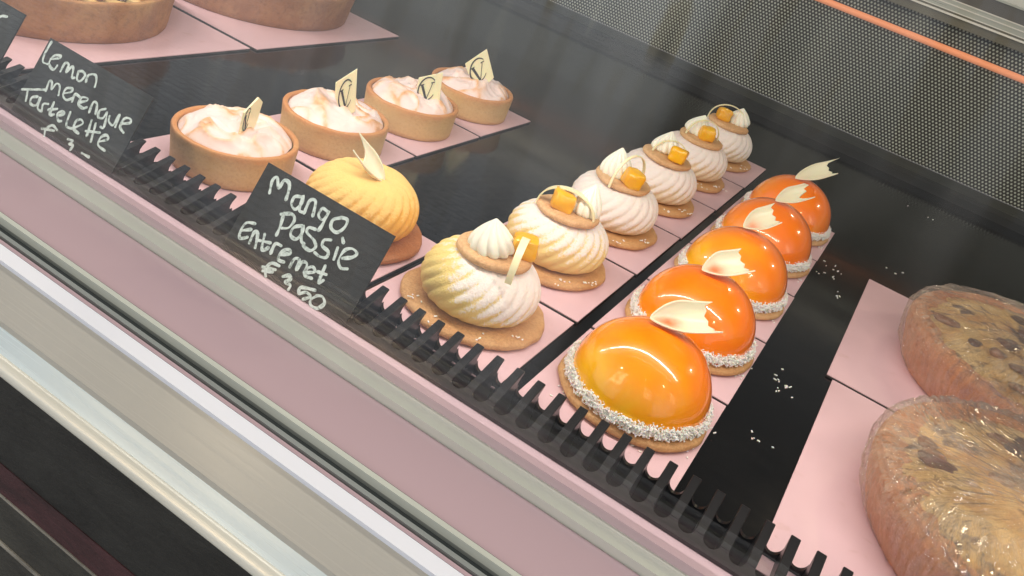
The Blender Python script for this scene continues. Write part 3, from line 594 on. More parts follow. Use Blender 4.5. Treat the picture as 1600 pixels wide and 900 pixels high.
# ---- ribbed cakes
BR = .0280
BPROF = [(.60, .0), (.80, .02), (.93, .12), (.99, .27), (1.0, .42), (.975, .57), (.905, .72), (.79, .85), (.66, .94), (.52, .985), (.38, 1.0), (.20, .995), (.0, .99)]
def bprof(v_):
    i = v_ * (len(BPROF) - 1); k = min(int(i), len(BPROF) - 2); f = i - k
    f2 = f
    return BPROF[k][0] * (1 - f2) + BPROF[k + 1][0] * f2, BPROF[k][1] * (1 - f2) + BPROF[k + 1][1] * f2
def body_mesh(mat, parent, nrib=22, twist=.95, H=.0255, seed=0, depth=.038, fadetop=.86, top=True):
    s = MB(); cols = []
    def cu(v_):
        a, b = bprof(max(0, v_ - .02)); c, d = bprof(min(1, v_ + .02)); return (a + c) / 2, (b + d) / 2
    nu, nv = 352, 46
    def fn(u_, v_):
        pr, pz = cu(v_); a_ = u_ * 2 * PI
        env = max(0, min(1, pz / .10)) * max(0, min(1, (1 - v_) / (1 - fadetop) if v_ > fadetop else 1))
        ph = nrib * (a_ - twist * pz * 1.0) / 2
        rib = abs(math.sin(ph)); rib = rib ** .75      # rounded ribs, sharp valleys
        q = 1 + depth * (1 + .7 * nse((math.cos(a_) * 5, math.sin(a_) * 5, 2), 1, seed + 5)) * (rib - .8) * env + .010 * nse((math.cos(a_) * 3, math.sin(a_) * 3, pz * 3), 1, seed)
        r = BR * pr * q
        cols.append((rib, rib, rib))
        return (r * math.cos(a_), r * math.sin(a_), CT + H * pz * (1 + .02 * nse((math.cos(a_) * 2, math.sin(a_) * 2, 0), 1, seed)))
    s.grid(fn, nu, nv, cu=True); s.c = cols
    return s.build('ribbed_body', mat, parent)
def kiss_mesh(parent, M, r=.0098, h=.0165, lobes=11, tw=.5):
    s = MB()
    pr = [(.0, 0), (.80, .0), (.98, .08), (1.0, .20), (.92, .36), (.76, .52), (.55, .68), (.33, .82), (.15, .93), (.05, .99), (0, 1.0)]
    def fn(u_, v_):
        i = v_ * (len(pr) - 1); k = min(int(i), len(pr) - 2); f = i - k
        a, z = pr[k][0] * (1 - f) + pr[k + 1][0] * f, pr[k][1] * (1 - f) + pr[k + 1][1] * f
        a_ = u_ * 2 * PI; rib = abs(math.sin(lobes * (a_ + tw * z) / 2)) ** .8
        rr = r * a * (.86 + .18 * rib)
        return M @ Vector((rr * math.cos(a_) , rr * math.sin(a_), h * z))
    s.grid(fn, 132, 30, cu=True)
    return s.build('meringue_kiss', MAT['kiss'], parent)
def cube_mesh(parent, M, size, seed):
    s = MB(); n = 9
    for ax in range(3):
        for sg_ in (-1, 1):
            def fn(u_, v_, ax=ax, sg_=sg_):
                p = [0, 0, 0]; p[ax] = sg_; p[(ax + 1) % 3] = (u_ * 2 - 1) * sg_; p[(ax + 2) % 3] = v_ * 2 - 1
                p = Vector(p); e = 5.0
                l = (abs(p.x) ** e + abs(p.y) ** e + abs(p.z) ** e) ** (1 / e); p = p / l
                p *= 1 + .16 * nse(p, 1.1, seed) + .05 * nse(p, 3.1, seed)
                return M @ Vector((p.x * size * .52, p.y * size * .48, p.z * size * .46))
            s.grid(fn, n, n)
    o = s.build('mango_cube', MAT['mango'], parent)
    return o
def arch_mesh(parent, f1, f2, h, z0, w_=.0030, th=.0007):
    f1, f2 = Vector((*f1, z0)), Vector((*f2, z0)); d = (f2 - f1); side = Vector((0, 0, 1)).cross(d).normalized()
    s = MB(); n = 40
    sect = [(-w_ / 2, -th / 2), (w_ / 2, -th / 2), (w_ / 2, th / 2), (-w_ / 2, th / 2)]
    def fn(u_, v_):
        a_ = PI * u_; c = f1 + d * .5 - d * .5 * math.cos(a_) + Vector((0, 0, h * math.sin(a_) ** .8))
        nrm = (d.normalized() * -math.cos(a_) * 1 + Vector((0, 0, 1)) * math.sin(a_)).normalized()
        k = int(round(v_ * 4)) % 4; taper = 1 - .25 * u_
        return c + side * sect[k][0] * taper + nrm * sect[k][1]
    s.grid(fn, n, 4, cv=True)
    return s.build('chocolate_arch', MAT['choc'], parent, True, 40)
YEL = (.70, .49, .13)
vel = [velvet('powdered lemon coat', (.86, .66, .24), WHITE, .12, 20, 0.0, .6), velvet('powdered cream coat', (.84, .64, .26), WHITE, .04, 3, .2, 1.2),
       velvet('white powder coat', (.80, .64, .42), WHITE, .62, 0, .4, .6), velvet('white powder coat', (.80, .64, .42), WHITE, .55, 0, .6, .6),
       velvet('cream powder coat', (.80, .64, .42), WHITE, .42, 0, .8, 1.0), velvet('cream powder coat', (.80, .66, .45), WHITE, .52, 0, 1.1, .8)]
cake_lab = ['ribbed lemon yellow cake nearest the glass, dusted white on its right flank', 'creamy yellow ribbed cake second from the glass with a broad chocolate arch over its kiss', 'white powdered ribbed cake third from the glass with a tall thin arch', 'white ribbed cake fourth from the glass with kiss half hidden behind the mango cube', 'cream ribbed cake fifth from the glass with arch framing kiss and cube', 'ribbed cake farthest from the glass at the back end of its row']
CAKE = [dict(disc=(.0027, .001), cube=(.0118, .0068), kiss=(.0000, -.0020), f1=(.0105, .0090), f2=(.0185, -.0165), h=.0150, cs=.0112, kr=.0104, kh=.0155, az=.030, w=.0040),
        dict(disc=(.0020, -.0030), cube=(-.0016, -.0080), kiss=(.0080, .0015), f1=(-.0150, -.0075), f2=(.0165, -.0030), h=.0140, cs=.0112, kr=.0085, kh=.0175, az=.030, w=.0050),
        dict(disc=(.0, -.0040), cube=(.0080, -.0100), kiss=(-.0055, -.0035), f1=(.0085, .0060), f2=(-.0010, -.0210), h=.0200, cs=.0112, kr=.0098, kh=.0175, az=.030, w=.0020),
        dict(disc=(.0015, -.0040), cube=(.0090, -.0085), kiss=(-.0035, .0015), f1=(-.0085, -.0100), f2=(.0100, .0085), h=.0120, cs=.0110, kr=.0100, kh=.0150, az=.031, w=.0016),
        dict(disc=(.0015, -.0020), cube=(.0045, -.0065), kiss=(-.0055, .0015), f1=(-.0095, -.0120), f2=(.0110, .0070), h=.0150, cs=.0112, kr=.0100, kh=.0155, az=.031, w=.0017),
        dict(disc=(.0010, -.0030), cube=(-.0050, -.0060), kiss=(.0060, .0070), f1=(-.0165, -.0090), f2=(.0120, .0040), h=.0150, cs=.0112, kr=.0098, kh=.0140, az=.031, w=.0017)]
for k in range(6):
    D_ = CAKE[k]
    t = thing('ribbed_cake', cake_lab[k], 'cake', (-.0465, -.0400 + .0812 * k, .0002), 0, 'ribbed mango cakes in a row')
    cookie_mesh('biscuit_base', .0330 if k else .0345, CT, MAT['cookie'], t, 5.7 * k + 2, .05)
    b_ = body_mesh(vel[k], t, 22, .95, .0255, k * 1.9); b_.rotation_euler = (0, 0, k * .37)
    dm = cookie_mesh('top_biscuit', .0176, .0038, MAT['cookie_pale'], t, 2.2 * k + 7, .05, 0)
    dm.location = (D_['disc'][0] * .5, D_['disc'][1] * .5, CT + .0247); dm.rotation_euler = (random.uniform(-.04, .04), random.uniform(-.04, .04), 0)
    zt = CT + .0247 + .0037
    kiss_mesh(t, Matrix.Translation((*D_['kiss'], zt - .0004)) @ Matrix.Rotation(random.uniform(-.14, .14), 4, 'X') @ Matrix.Rotation(random.uniform(-.14, .14), 4, 'Y') @ Matrix.Rotation(random.uniform(0, 1), 4, 'Z'), D_['kr'], D_['kh'])
    cube_mesh(t, Matrix.Translation((*D_['cube'], zt + D_['cs'] * .42)) @ Matrix.Rotation(random.uniform(-.2, .2), 4, 'X') @ Matrix.Rotation(random.uniform(-.2, .2), 4, 'Y') @ Matrix.Rotation(random.uniform(.1, .9), 4, 'Z'), D_['cs'], k * 3.3)
    arch_mesh(t, D_['f1'], D_['f2'], D_['h'], D_['az'], D_['w'])
# yellow one behind the price sign
t = thing('ribbed_cake', 'yellow powdered ribbed cake behind the mango price sign', 'cake', (-.1225, -.0330, .0002))
cookie_mesh('biscuit_base', .0345, CT, MAT['cookie_dark'], t, 41, .04)
vy = velvet('mango powder coat', (.86, .44, .075), (.93, .60, .20), .50, -6, .3, .2)
body_mesh(vy, t, 24, .95, .0275, 7, .036, .50)
petal_mesh(.0225, .0060, [1.15, .92, .74, .66, .62, .62, .66, .78, .95], 9, 1.3, t, frame((.0085, .0000, .0300), (-.74, -.34, .54), (.45, -.15, .85)), .05)
# flakes of coconut scattered on boards and shelf
def crumb_obj(name, spots, n, sd, label, L=(.0010, .0024)):
    def pos(rnd):
        x, y, r = rnd.choice(spots); return Vector((x + rnd.gauss(0, r), y + rnd.gauss(0, r), rnd.choice(((BT, .0006),))[1])), Vector((0, 0, 0))
    rnd = random.Random(sd); s = MB()
    for _ in range(n):
        x, y, r, z = rnd.choice(spots); p = Vector((x + rnd.gauss(0, r), y + rnd.gauss(0, r), z + .0003)); l = rnd.uniform(*L) / 2
        s.box(-l, l, -.0003, .0003, -.0002, .0002, M=Matrix.Translation(p) @ Matrix.Rotation(rnd.uniform(0, 6.3), 4, 'Z') @ Matrix.Rotation(rnd.uniform(-.3, .3), 4, 'Y'))
    return tag(s.build(name, MAT['coco'], None, False), label, 'crumbs', None, 'stuff')
crumb_obj('coconut_crumbs', [(a_, b_, rs_, BT) for a_, b_ in DATA['crumbs'] for rs_ in (.0015, .0045, .010)] , 46, 3, 'loose white coconut crumbs scattered on the black shelf beside the domes', (.0005, .0020))
crumb_obj('coconut_crumbs', [(.0375 + .034 * math.cos(a_), -.0362 + .0798 * k + .034 * math.sin(a_), .0025, .0002) for k in range(5) for a_ in (-2.4, -1.2, -.4, .3, 2.6)] + [(-.0465 + .031 * math.cos(a_), -.0400 + .0812 * k + .031 * math.sin(a_), .0022, CT + .0003) for k in range(6) for a_ in (-2.2, -1.6, -.9, -.3)], 260, 8, 'tiny white coconut crumbs fallen on the pink boards and biscuits round the cakes', (.0005, .0017))
# ---- lemon meringue tartlets
TR, TH_ = .0312, .0190
def tart_shell(parent, seed, Rr=TR, H=TH_, wall=.0030, flare=.0010, mat=None, name='crust', wob=.010, n=96):
    mat = mat or MAT['tart']; s = MB()
    pr = [(0, 0), (Rr - flare - .001, 0), (Rr - flare, .0006), (Rr - flare * .5, H * .5), (Rr, H - .0012), (Rr - .0004, H - .0003), (Rr - wall * .45, H), (Rr - wall * .9, H - .0004), (Rr - wall, H - .0014), (Rr - wall * 1.1, H * .4), (0, H * .4)]
    sub = []
    for i in range(len(pr) - 1):
        for j in range(3): sub.append((pr[i][0] + (pr[i + 1][0] - pr[i][0]) * j / 3, pr[i][1] + (pr[i + 1][1] - pr[i][1]) * j / 3))
    sub.append(pr[-1])
    def fn(u_, v_):
        r, z = sub[int(round(v_ * (len(sub) - 1)))]; a_ = u_ * 2 * PI
        q = 1 + wob * nse((math.cos(a_) * 2, math.sin(a_) * 2, z * 30), 1, seed) + wob * .4 * nse((math.cos(a_) * 8, math.sin(a_) * 8, z * 200), 1, seed)
        return (r * q * math.cos(a_), r * q * math.sin(a_), z * (1 + .02 * nse((math.cos(a_) * 3, math.sin(a_) * 3, 0), 1, seed)))
    s.grid(fn, n, len(sub), cu=True)
    return s.build(name, mat, parent)
def meringue_fill(parent, seed):
    n, mr = 120, 56; V = []; F = []; Cc = []; Rf = TR - .0034
    def hgt(x, y):
        r = math.hypot(x, y) / Rf; a_ = math.atan2(y, x)
        p = Vector((x * 62, y * 62, seed))
        wv = noise.noise(p * .7)
        q = Vector((x * 52 + wv * 1.3, y * 95 - wv * 1.6, seed * 2 + r))
        rid = 1 - abs(noise.noise(q)) * 2.1
        sw = .5 + .5 * math.sin(a_ * 2 + r * 8.5 + seed + wv * 3)
        fine_ = 1 - abs(noise.noise(Vector((x * 120 + wv * 2, y * 210, seed * 3)))) * 2
        hh = .0040 * (1 - r ** 4) + .0030 * (max(rid, 0) ** 2) * (1 - r ** 6) * .85 + .0020 * sw * (1 - r ** 3) + .0007 * fine_ * (1 - r ** 8)
        return hh, rid, sw
    for j in range(mr + 1):
        for i in range(n):
            r = Rf * j / mr; a_ = 2 * PI * i / n; rr = r * (1 + .02 * nse((math.cos(a_) * 4, math.sin(a_) * 4, 0), 1, seed))
            x, y = rr * math.cos(a_), rr * math.sin(a_); hh, rid, sw = hgt(x, y)
            V.append((x, y, TH_ - .0030 + hh * 1.2 + .0012))
            tq = max(0, min(1, (rid - .55) * 1.7)) * (.35 + .75 * noise.noise(Vector((x * 75, y * 75, seed * 5))) + .25)
            tq = max(0, min(1, tq * 1.0)); Cc.append((tq, tq, tq))
    for j in range(mr):
        for i in range(n):
            F.append((j * n + i, (j + 1) * n + i, (j + 1) * n + (i + 1) % n, j * n + (i + 1) % n))
    return mesh('meringue', V, F, MAT['meringue'], parent, True, Cc)
def plaque(parent, P):
    B = Vector(P['base']); ux = Vector(P['ux']); nn = Vector(P['n']); uz = Vector((0, 0, 1)); th = .0011
    t_ = MB(); poly = [Vector(p) for p in P['poly']]; k = len(poly)
    def W(p, d): return B + ux * p[0] + uz * p[1] + nn * d
    t_.v = [W(p, 0) for p in poly] + [W(p, th) for p in poly]
    # camera side is at -n
    t_.f = [tuple(range(k)), tuple(range(2 * k - 1, k - 1, -1))] + [(i, k + i, k + (i + 1) % k, (i + 1) % k) for i in range(k)]
    o = t_.build('chocolate_plaque', MAT['choc'], parent, False); bevel(o, .0003, 2)
    c = Vector(P['lc']); lr = Vector(P['lr']); lu = Vector(P['lu'])
    def Lp(a_, b_): q = c + lr * a_ + lu * b_; return q
    lg = MB()
    def stroke(pts, ws):
        nb = len(lg.v)
        for i, (p, w_) in enumerate(zip(pts, ws)):
            a0 = pts[max(i - 1, 0)]; a1 = pts[min(i + 1, len(pts) - 1)]; d = Vector((a1[0] - a0[0], a1[1] - a0[1])); d.normalize(); q = Vector((-d.y, d.x)) * w_
            for sg_ in (1, -1): lg.v.append(W(Lp(p[0] + q.x * sg_, p[1] + q.y * sg_), -.00025))
        for i in range(len(pts) - 1): lg.f.append((nb + 2 * i, nb + 2 * i + 2, nb + 2 * i + 3, nb + 2 * i + 1))
    arc = [(math.cos(a_), math.sin(a_)) for a_ in [R(38 + (322 - 38) * i / 44) for i in range(45)]]
    stroke(arc, [.035 + .045 * math.sin(PI * i / 44) for i in range(45)])
    stroke([(-.60, .46), (-.30, -.22), (.0, -.92)], [.13, .12, .10])
    stroke([(.02, -.92), (.30, -.25), (.60, .46)], [.045, .035, .035])
    stroke([(-.85, .47), (-.36, .47)], [.04, .04]); stroke([(.40, .47), (.82, .47)], [.04, .04])
    e = lg.build('emblem', MAT['ink'], o, False)
    md = e.modifiers.new('thick', 'SOLIDIFY'); md.thickness = .0002; md.offset = 0
tl = ['lemon meringue tartlet nearest the glass, left of the mango price sign', 'lemon meringue tartlet second from the glass, behind the yellow ribbed cake', 'lemon meringue tartlet third from the glass, between its two neighbours', 'lemon meringue tartlet farthest from the glass with tilted diamond plaque']
TY = [-.0400, .0385, .1170, .1945]
for k in range(4):
    t = thing('lemon_tartlet', tl[k], 'tartlet', (-.2000, TY[k], .0002), 0, 'lemon meringue tartlets in a row')
    tart_shell(t, 3.7 * k); meringue_fill(t, 11.3 * k + 2); plaque(t, DATA['plaques'][k])

# ---- big fruit tarts at the left
def big_crust_mat(name, c0, c1, c2):
    m, nt, b = pmat(name, c0, .68); vv = coords(nt)
    a = nzt(nt, vv, 30, 6, .6); f = nzt(nt, vv, 260, 4, .65)
    c = RAMP(nt, a, [(.32, c1), (.52, c0), (.72, c2)])
    c = MIX(nt, M_(nt, 'MULTIPLY', RAMP(nt, f, [(.36, 1.0), (.50, 0.0)]), .4), c, tuple(x * .45 for x in c0)); setc(nt, b, c)
    bump(nt, b, M_(nt, 'ADD', a, M_(nt, 'MULTIPLY', f, .6)), .55, .0016); return m
MAT['bigcrust'] = big_crust_mat('baked crust', (.42, .20, .075), (.28, .11, .040), (.52, .29, .11))
MAT['bigcrust2'] = big_crust_mat('dark baked crust', (.33, .155, .075), (.24, .10, .045), (.42, .23, .11))
MAT['pie'] = big_crust_mat('wrapped crust', (.70, .31, .13), (.56, .20, .08), (.80, .42, .20))
def fruit_mat():
    m, nt, b = pmat('baked fruit', (.5, .25, .1), .35); b.inputs['Coat Weight'].default_value = .5; b.inputs['Coat Roughness'].default_value = .2
    at = N(nt, 'ShaderNodeAttribute'); at.attribute_name = 'Col'
    n_ = nzt(nt, coords(nt), 160, 4); setc(nt, b, MIX(nt, 1.0, at.outputs['Color'], RAMP(nt, n_, [(.3, .6), (.7, 1.25)]), 'MULTIPLY'))
    bump(nt, b, n_, .3, .001); return m
MAT['fruit'] = fruit_mat()
def custard_mat():
    m, nt, b = pmat('baked custard', (.62, .36, .14), .5); vv = coords(nt)
    a = nzt(nt, vv, 28, 5, .6, .5); f = nzt(nt, vv, 140, 4)
    c = RAMP(nt, a, [(.26, (.30, .12, .05)), (.38, (.70, .38, .12)), (.52, (.90, .62, .24)), (.68, (.92, .70, .34))])
    c = MIX(nt, RAMP(nt, nzt(nt, coords(nt, offs=(.3, .1, 0)), 34, 4, .6), [(.56, 0.0), (.62, 1.0)]), c, (.10, .045, .045))
    setc(nt, b, c); bump(nt, b, M_(nt, 'ADD', a, f), .6, .002); return m
MAT['custard'] = custard_mat()
MAT['sugar'] = pmat('icing sugar', (.85, .80, .78), .8)[0]
def blob(s, c, rad, col, seed, e=1.0):
    nb = len(s.v); nu, nv = 14, 9
    for i in range(nu):
        for j in range(nv):
            a_ = 2 * PI * i / nu; b_ = PI * j / (nv - 1)
            p = Vector((math.sin(b_) * math.cos(a_), math.sin(b_) * math.sin(a_), math.cos(b_)))
            q = 1 + .35 * nse(p, 1.4, seed); s.v.append(Vector(c) + Vector((p.x * rad[0], p.y * rad[1], p.z * rad[2])) * q); s.c.append(col)
    for i in range(nu):
        for j in range(nv - 1):
            s.f.append((nb + i * nv + j, nb + i * nv + j + 1, nb + ((i + 1) % nu) * nv + j + 1, nb + ((i + 1) % nu) * nv + j))
def big_tart(x, y, r, H, label, mat, seed):
    t = thing('fruit_tart', label, 'tart', (x, y, .0002), 0, 'large fruit tarts on pink boards')
    tart_shell(t, seed, r, H, .0045, .0050, mat, 'crust', .012, 140)
    rnd = random.Random(seed); s = MB()
    s.grid(lambda u_, v_: ((r - .004) * v_ * math.cos(u_ * 2 * PI), (r - .004) * v_ * math.sin(u_ * 2 * PI), H - .004 + .002 * nse((v_ * math.cos(u_ * 6.28) * 6, v_ * math.sin(u_ * 6.28) * 6, 0), 1, seed)), 60, 20, cu=True)
    s.build('custard', MAT['custard'], t)
    f = MB()
    for i in range(150):
        a_ = rnd.uniform(0, 2 * PI); rr = (r - .009) * math.sqrt(rnd.random()); cc = rnd.choice([(.62, .36, .12), (.70, .45, .16), (.06, .04, .045), (.08, .05, .05), (.55, .28, .09), (.20, .08, .05)])
        blob(f, (rr * math.cos(a_), rr * math.sin(a_), H - .002 + rnd.uniform(0, .003)), (rnd.uniform(.004, .008), rnd.uniform(.003, .006), rnd.uniform(.003, .0055)), cc, i)
    f.build('fruit_topping', MAT['fruit'], t)
    def pos(rn):
        a_ = rn.uniform(0, 2 * PI); rr = (r - .005) * (1 - .35 * rn.random() ** 2); c = nse((math.cos(a_) * 4, math.sin(a_) * 4, rr * 60), 1, seed)
        return Vector((rr * math.cos(a_), rr * math.sin(a_), H + .0022 + .002 * c)), Vector((0, 0, .2))
    flakes(1600, pos, (.0012, .0035), seed).build('almond_flakes', MAT['sugar'], t, False)
big_tart(-.4300, .0130, .0835, .0270, 'large golden crusted fruit tart at the left edge above the lemon price sign', MAT['bigcrust'], 5)
big_tart(-.4280, .2020, .0850, .0270, 'large brown crusted fruit tart farther back with white almond specks', MAT['bigcrust2'], 9)

# ---- film-wrapped tarts at the right
def film_mat(seed):
    m = bpy.data.materials.new('cling film'); m.use_nodes = True; nt = m.node_tree; nt.nodes.clear()
    tr = N(nt, 'ShaderNodeBsdfTransparent'); tr.inputs[0].default_value = (.95, .93, .95, 1)
    gl = N(nt, 'ShaderNodeBsdfGlossy'); gl.inputs['Roughness'].default_value = .11
    df = N(nt, 'ShaderNodeBsdfDiffuse'); df.inputs[0].default_value = (.95, .80, .62, 1)
    t = N(nt, 'ShaderNodeTexCoord'); uv = N(nt, 'ShaderNodeUVMap') if False else None
    at = N(nt, 'ShaderNodeAttribute'); at.attribute_name = 'Col'
    s_ = N(nt, 'ShaderNodeSeparateColor'); nt.links.new(at.outputs['Color'], s_.inputs[0])
    # creases run along stretch lines: noise squeezed across the pull direction
    cb = N(nt, 'ShaderNodeCombineXYZ'); nt.links.new(M_(nt, 'MULTIPLY', s_.outputs[0], 45.0), cb.inputs[0]); nt.links.new(M_(nt, 'MULTIPLY', s_.outputs[1], 5.0), cb.inputs[1]); cb.inputs[2].default_value = seed
    n1 = N(nt, 'ShaderNodeTexNoise'); n1.inputs['Scale'].default_value = 1.6; n1.inputs['Detail'].default_value = 5; n1.inputs['Roughness'].default_value = .7; nt.links.new(cb.outputs[0], n1.inputs['Vector'])
    vv = coords(nt); n2 = nzt(nt, vv, 130, 4, .7, .6)
    h = M_(nt, 'ADD', n1.outputs[0], M_(nt, 'MULTIPLY', n2, .5))
    bp = N(nt, 'ShaderNodeBump'); bp.inputs['Strength'].default_value = 1.0; bp.inputs['Distance'].default_value = .0080; nt.links.new(h, bp.inputs['Height'])
    nt.links.new(bp.outputs[0], gl.inputs['Normal'])
    fr = fresnel(nt, 1.5, bp.outputs[0])
    rdg = M_(nt, 'SUBTRACT', 1.0, M_(nt, 'MULTIPLY', M_(nt, 'ABSOLUTE', M_(nt, 'SUBTRACT', n1.outputs[0], .5)), 14.0), clamp=True)
    patch = RAMP(nt, nzt(nt, coords(nt, offs=(seed * .1, 0, 0)), 26, 3), [(.42, 0.0), (.62, 1.0)])
    pale_crease = M_(nt, 'MULTIPLY', M_(nt, 'MULTIPLY', rdg, M_(nt, 'MULTIPLY_ADD', patch, .9, .10)), .42)  # milky creases, their pale colour also standing in for highlights on the film
    m1 = N(nt, 'ShaderNodeMixShader'); nt.links.new(M_(nt, 'ADD', pale_crease, .03), m1.inputs[0]); nt.links.new(tr.outputs[0], m1.inputs[1]); nt.links.new(df.outputs[0], m1.inputs[2])
    m2 = N(nt, 'ShaderNodeMixShader'); nt.links.new(M_(nt, 'MULTIPLY_ADD', fr, 1.7, .02, clamp=True), m2.inputs[0]); nt.links.new(m1.outputs[0], m2.inputs[1]); nt.links.new(gl.outputs[0], m2.inputs[2])
    ou = N(nt, 'ShaderNodeOutputMaterial'); nt.links.new(m2.outputs[0], ou.inputs[0])
    return m
def wrapped(x, y, r, H, label, seed, pull):
    t = thing('wrapped_tart', label, 'tart', (x, y, .0002), 0, 'large tarts wrapped in cling film')
    pp = [(.0, 0), (.885, 0), (.91, .03), (.94, .20), (.972, .45), (.992, .70), (.995, .84), (.982, .95), (.955, 1.0), (.925, .985), (.90, .93), (.86, .94), (.0, .94)]
    sb = MB()
    def fs(u_, v_):
        q_ = v_ * (len(pp) - 1); k = min(int(q_ + 1e-9), len(pp) - 2); f = q_ - k; a_ = u_ * 2 * PI
        pr_ = pp[k][0] * (1 - f) + pp[k + 1][0] * f; pz_ = pp[k][1] * (1 - f) + pp[k + 1][1] * f
        w_ = 1 + .012 * nse((math.cos(a_) * 3, math.sin(a_) * 3, pz_ * 2), 1, seed) + .006 * nse((math.cos(a_) * 14, math.sin(a_) * 14, pz_ * 4), 1, seed)
        return (r * pr_ * w_ * math.cos(a_), r * pr_ * w_ * math.sin(a_), H * pz_ * (1 + .03 * nse((math.cos(a_) * 4, math.sin(a_) * 4, 0), 1, seed)))
    sb.grid(fs, 160, 49, cu=True); sb.build('crust', MAT['pie'], t)
    s = MB()
    def ft(u_, v_):
        x_, y_ = v_ * math.cos(u_ * 2 * PI), v_ * math.sin(u_ * 2 * PI)
        return (r * .915 * x_, r * .915 * y_, H * .97 + .0050 * (1 - v_ ** 2) + .0030 * nse((x_ * 5, y_ * 5, 0), 1, seed) * (1 - v_ ** 4) + .0016 * nse((x_ * 14, y_ * 14, 0), 1, seed) - .002 * v_ ** 8)
    s.grid(ft, 120, 50, cu=True); s.build('custard', MAT['custard'], t)
    fr_ = MB(); rn = random.Random(int(seed * 7))
    for i in range(26):
        a_ = rn.uniform(0, 2 * PI); rr_ = r * .80 * math.sqrt(rn.random())
        blob(fr_, (rr_ * math.cos(a_), rr_ * math.sin(a_), H * .97 + .0046 * (1 - (rr_ / r) ** 2)), (rn.uniform(.004, .009), rn.uniform(.003, .006), rn.uniform(.0015, .0025)), rn.choice([(.10, .045, .05), (.16, .06, .05), (.30, .12, .06), (.62, .36, .14)]), i)
    fr_.build('fruit_topping', MAT['fruit'], t)
    # film: over the rim, down the wall, tucked under; pulled to a point off the rim
    V = []; F = []; Cc = []; n, mr = 420, 64
    pr = [(.0, 1.20), (.25, 1.19), (.5, 1.16), (.75, 1.09), (.88, 1.05), (.955, 1.045), (1.000, 1.01), (1.026, .90), (1.024, .72), (1.004, .48), (.974, .26), (.940, .12), (.905, .012), (.86, .010)]
    for j in range(mr + 1):
        vq = j / mr * (len(pr) - 1); k = min(int(vq), len(pr) - 2); f = vq - k
        a, z = pr[k][0] * (1 - f) + pr[k + 1][0] * f, pr[k][1] * (1 - f) + pr[k + 1][1] * f
        for i in range(n):
            a_ = 2 * PI * i / n
            px_, py_ = a * math.cos(a_), a * math.sin(a_)
            dx, dy = px_ - pull[0], py_ - pull[1]; ang = math.atan2(dy, dx); dd = math.hypot(dx, dy)
            edge = max(0, 1 - abs(a - .95) / .5)
            wr = (1 - abs(noise.noise(Vector((ang * 20, dd * 1.3, seed)))) * 3) * .0011 + (1 - abs(noise.noise(Vector((ang * 44, dd * 2.2, seed + 3)))) * 3) * .0008 + noise.noise(Vector((px_ * 7, py_ * 7, seed))) * .0012
            wr2 = noise.noise(Vector((a_ * 22, z * 2.2, seed + 8))) * .0014 + noise.noise(Vector((a_ * 55, z * 3, seed + 5))) * .0007
            side = 1 if z < .99 and a > .9 else 0
            rr = r * a + (wr2 * (1.0 if side else .2))
            zz = H * z + (.0006 if z > .9 else 0) + (wr * (0 if side else 1.0))
            if j == 0: rr = 0
            V.append((rr * math.cos(a_), rr * math.sin(a_), max(zz, .0003)))
            Cc.append((ang if not side else a_ * 1.2 + 9, dd if not side else z * 1.2, 0))
    for j in range(mr):
        for i in range(n):
            F.append((j * n + i, (j + 1) * n + i, (j + 1) * n + (i + 1) % n, j * n + (i + 1) % n))
    mesh('plastic_film', V, F, film_mat(seed), t, True, Cc)
wrapped(.2170, .0000, .0850, .0280, 'nearer tart wrapped in shiny creased cling film at the lower right', 2.0, (-.55, -.05))
wrapped(.2190, .1690, .0860, .0295, 'farther tart wrapped in cling film behind the nearer wrapped one', 6.0, (.2, .9))

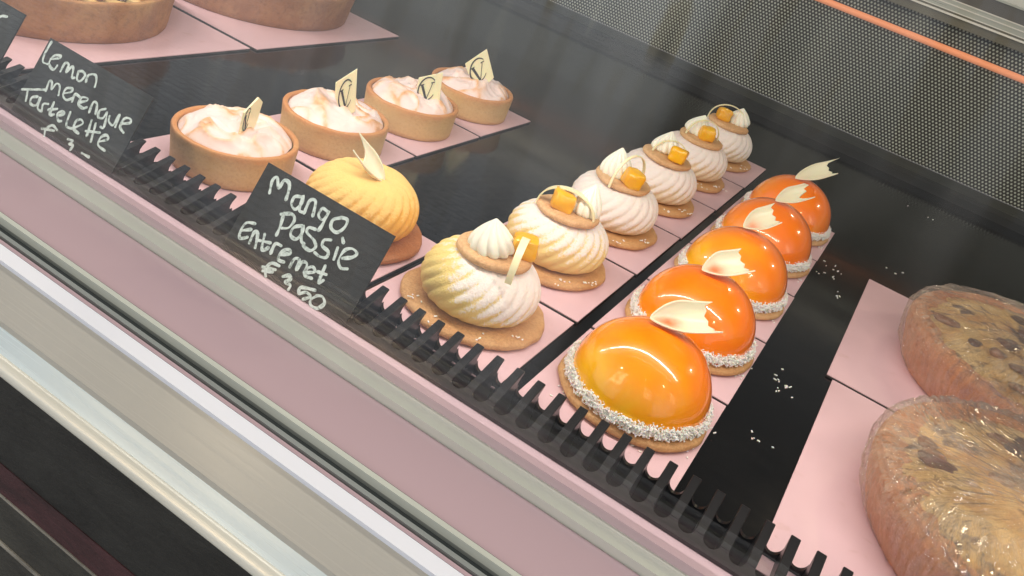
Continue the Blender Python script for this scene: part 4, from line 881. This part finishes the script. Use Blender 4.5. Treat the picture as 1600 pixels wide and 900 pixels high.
# ------------------------------------------------------------------ price signs
TS = .503
m_sign, nt, b = pmat('chalkboard card', (.01, .01, .01), .45, Specular_IOR_Level=.3)
vv = coords(nt); setc(nt, b, MIX(nt, nzt(nt, vv, 60, 4), (.005, .006, .007), (.013, .016, .017)))
m_chalk, nt, b = pmat('chalk marker', (.58, .68, .64), .7)
vv = coords(nt); setc(nt, b, RAMP(nt, nzt(nt, vv, 500, 4, .75), [(.30, (.06, .08, .08)), (.45, (.55, .66, .65)), (.70, (.80, .90, .90))]))
def sign(label, cx, wdt, hgt, strokes, sw, off=0.0):
    t = thing('price_sign', label, 'sign', (cx, -.1074, .0045), 0, 'chalk price signs behind the glass')
    M = Matrix.Rotation(-TS, 4, 'X')
    s = MB(); s.box(-wdt / 2 + off, wdt / 2 + off, .0003, .0011, .0, hgt, M=M); s.build('card', m_sign, t, False)
    s = MB(); rnd = random.Random(5)
    for st in strokes:
        # densify and smooth
        pts = [Vector((p[0], p[1])) for p in st]; out = []
        for i in range(len(pts) - 1):
            p0, p1, p2, p3 = pts[max(i - 1, 0)], pts[i], pts[i + 1], pts[min(i + 2, len(pts) - 1)]
            for j in range(8):
                f = j / 8; out.append(.5 * ((2 * p1) + (p2 - p0) * f + (2 * p0 - 5 * p1 + 4 * p2 - p3) * f * f + (3 * p1 - p0 - 3 * p2 + p3) * f ** 3))
        out.append(pts[-1]); nb = len(s.v)
        for i, p in enumerate(out):
            d = (out[min(i + 1, len(out) - 1)] - out[max(i - 1, 0)]); d = d.normalized() if d.length > 1e-9 else Vector((1, 0)); q = Vector((-d.y, d.x)) * sw * (1 + .6 * nse((p.x * 260, p.y * 260, 0)))
            for sg_ in (1, -1):
                s.v.append(M @ Vector((p.x + q.x * sg_, .0001 - .00003 * (i % 2), p.y + q.y * sg_)))
        s.f += [(nb + 2 * i, nb + 2 * i + 2, nb + 2 * i + 3, nb + 2 * i + 1) for i in range(len(out) - 1)]
        e0, e1 = out[0], out[-1]
        for e in (e0, e1):
            nb = len(s.v); s.v += [M @ Vector((e.x + sw * math.cos(a_ * PI / 4), .00005, e.y + sw * math.sin(a_ * PI / 4))) for a_ in range(8)]; s.f.append(tuple(range(nb, nb + 8)))
    s.build('handwriting', m_chalk, t, False)
    return t
sign('black price sign with white handwriting reading Mango Passie Entremet', -.1033, .0687, .0416, DATA['sign_mango'], .00068)
sign('black price sign with white handwriting reading Lemon merenque TarteLette', -.2423, .0701, .0405, DATA['sign_lemon'], .00062)
sign('black price sign cut off by the top left corner of the view', DATA['x3'], .0710, .0440, DATA['sign_third'], .00060)
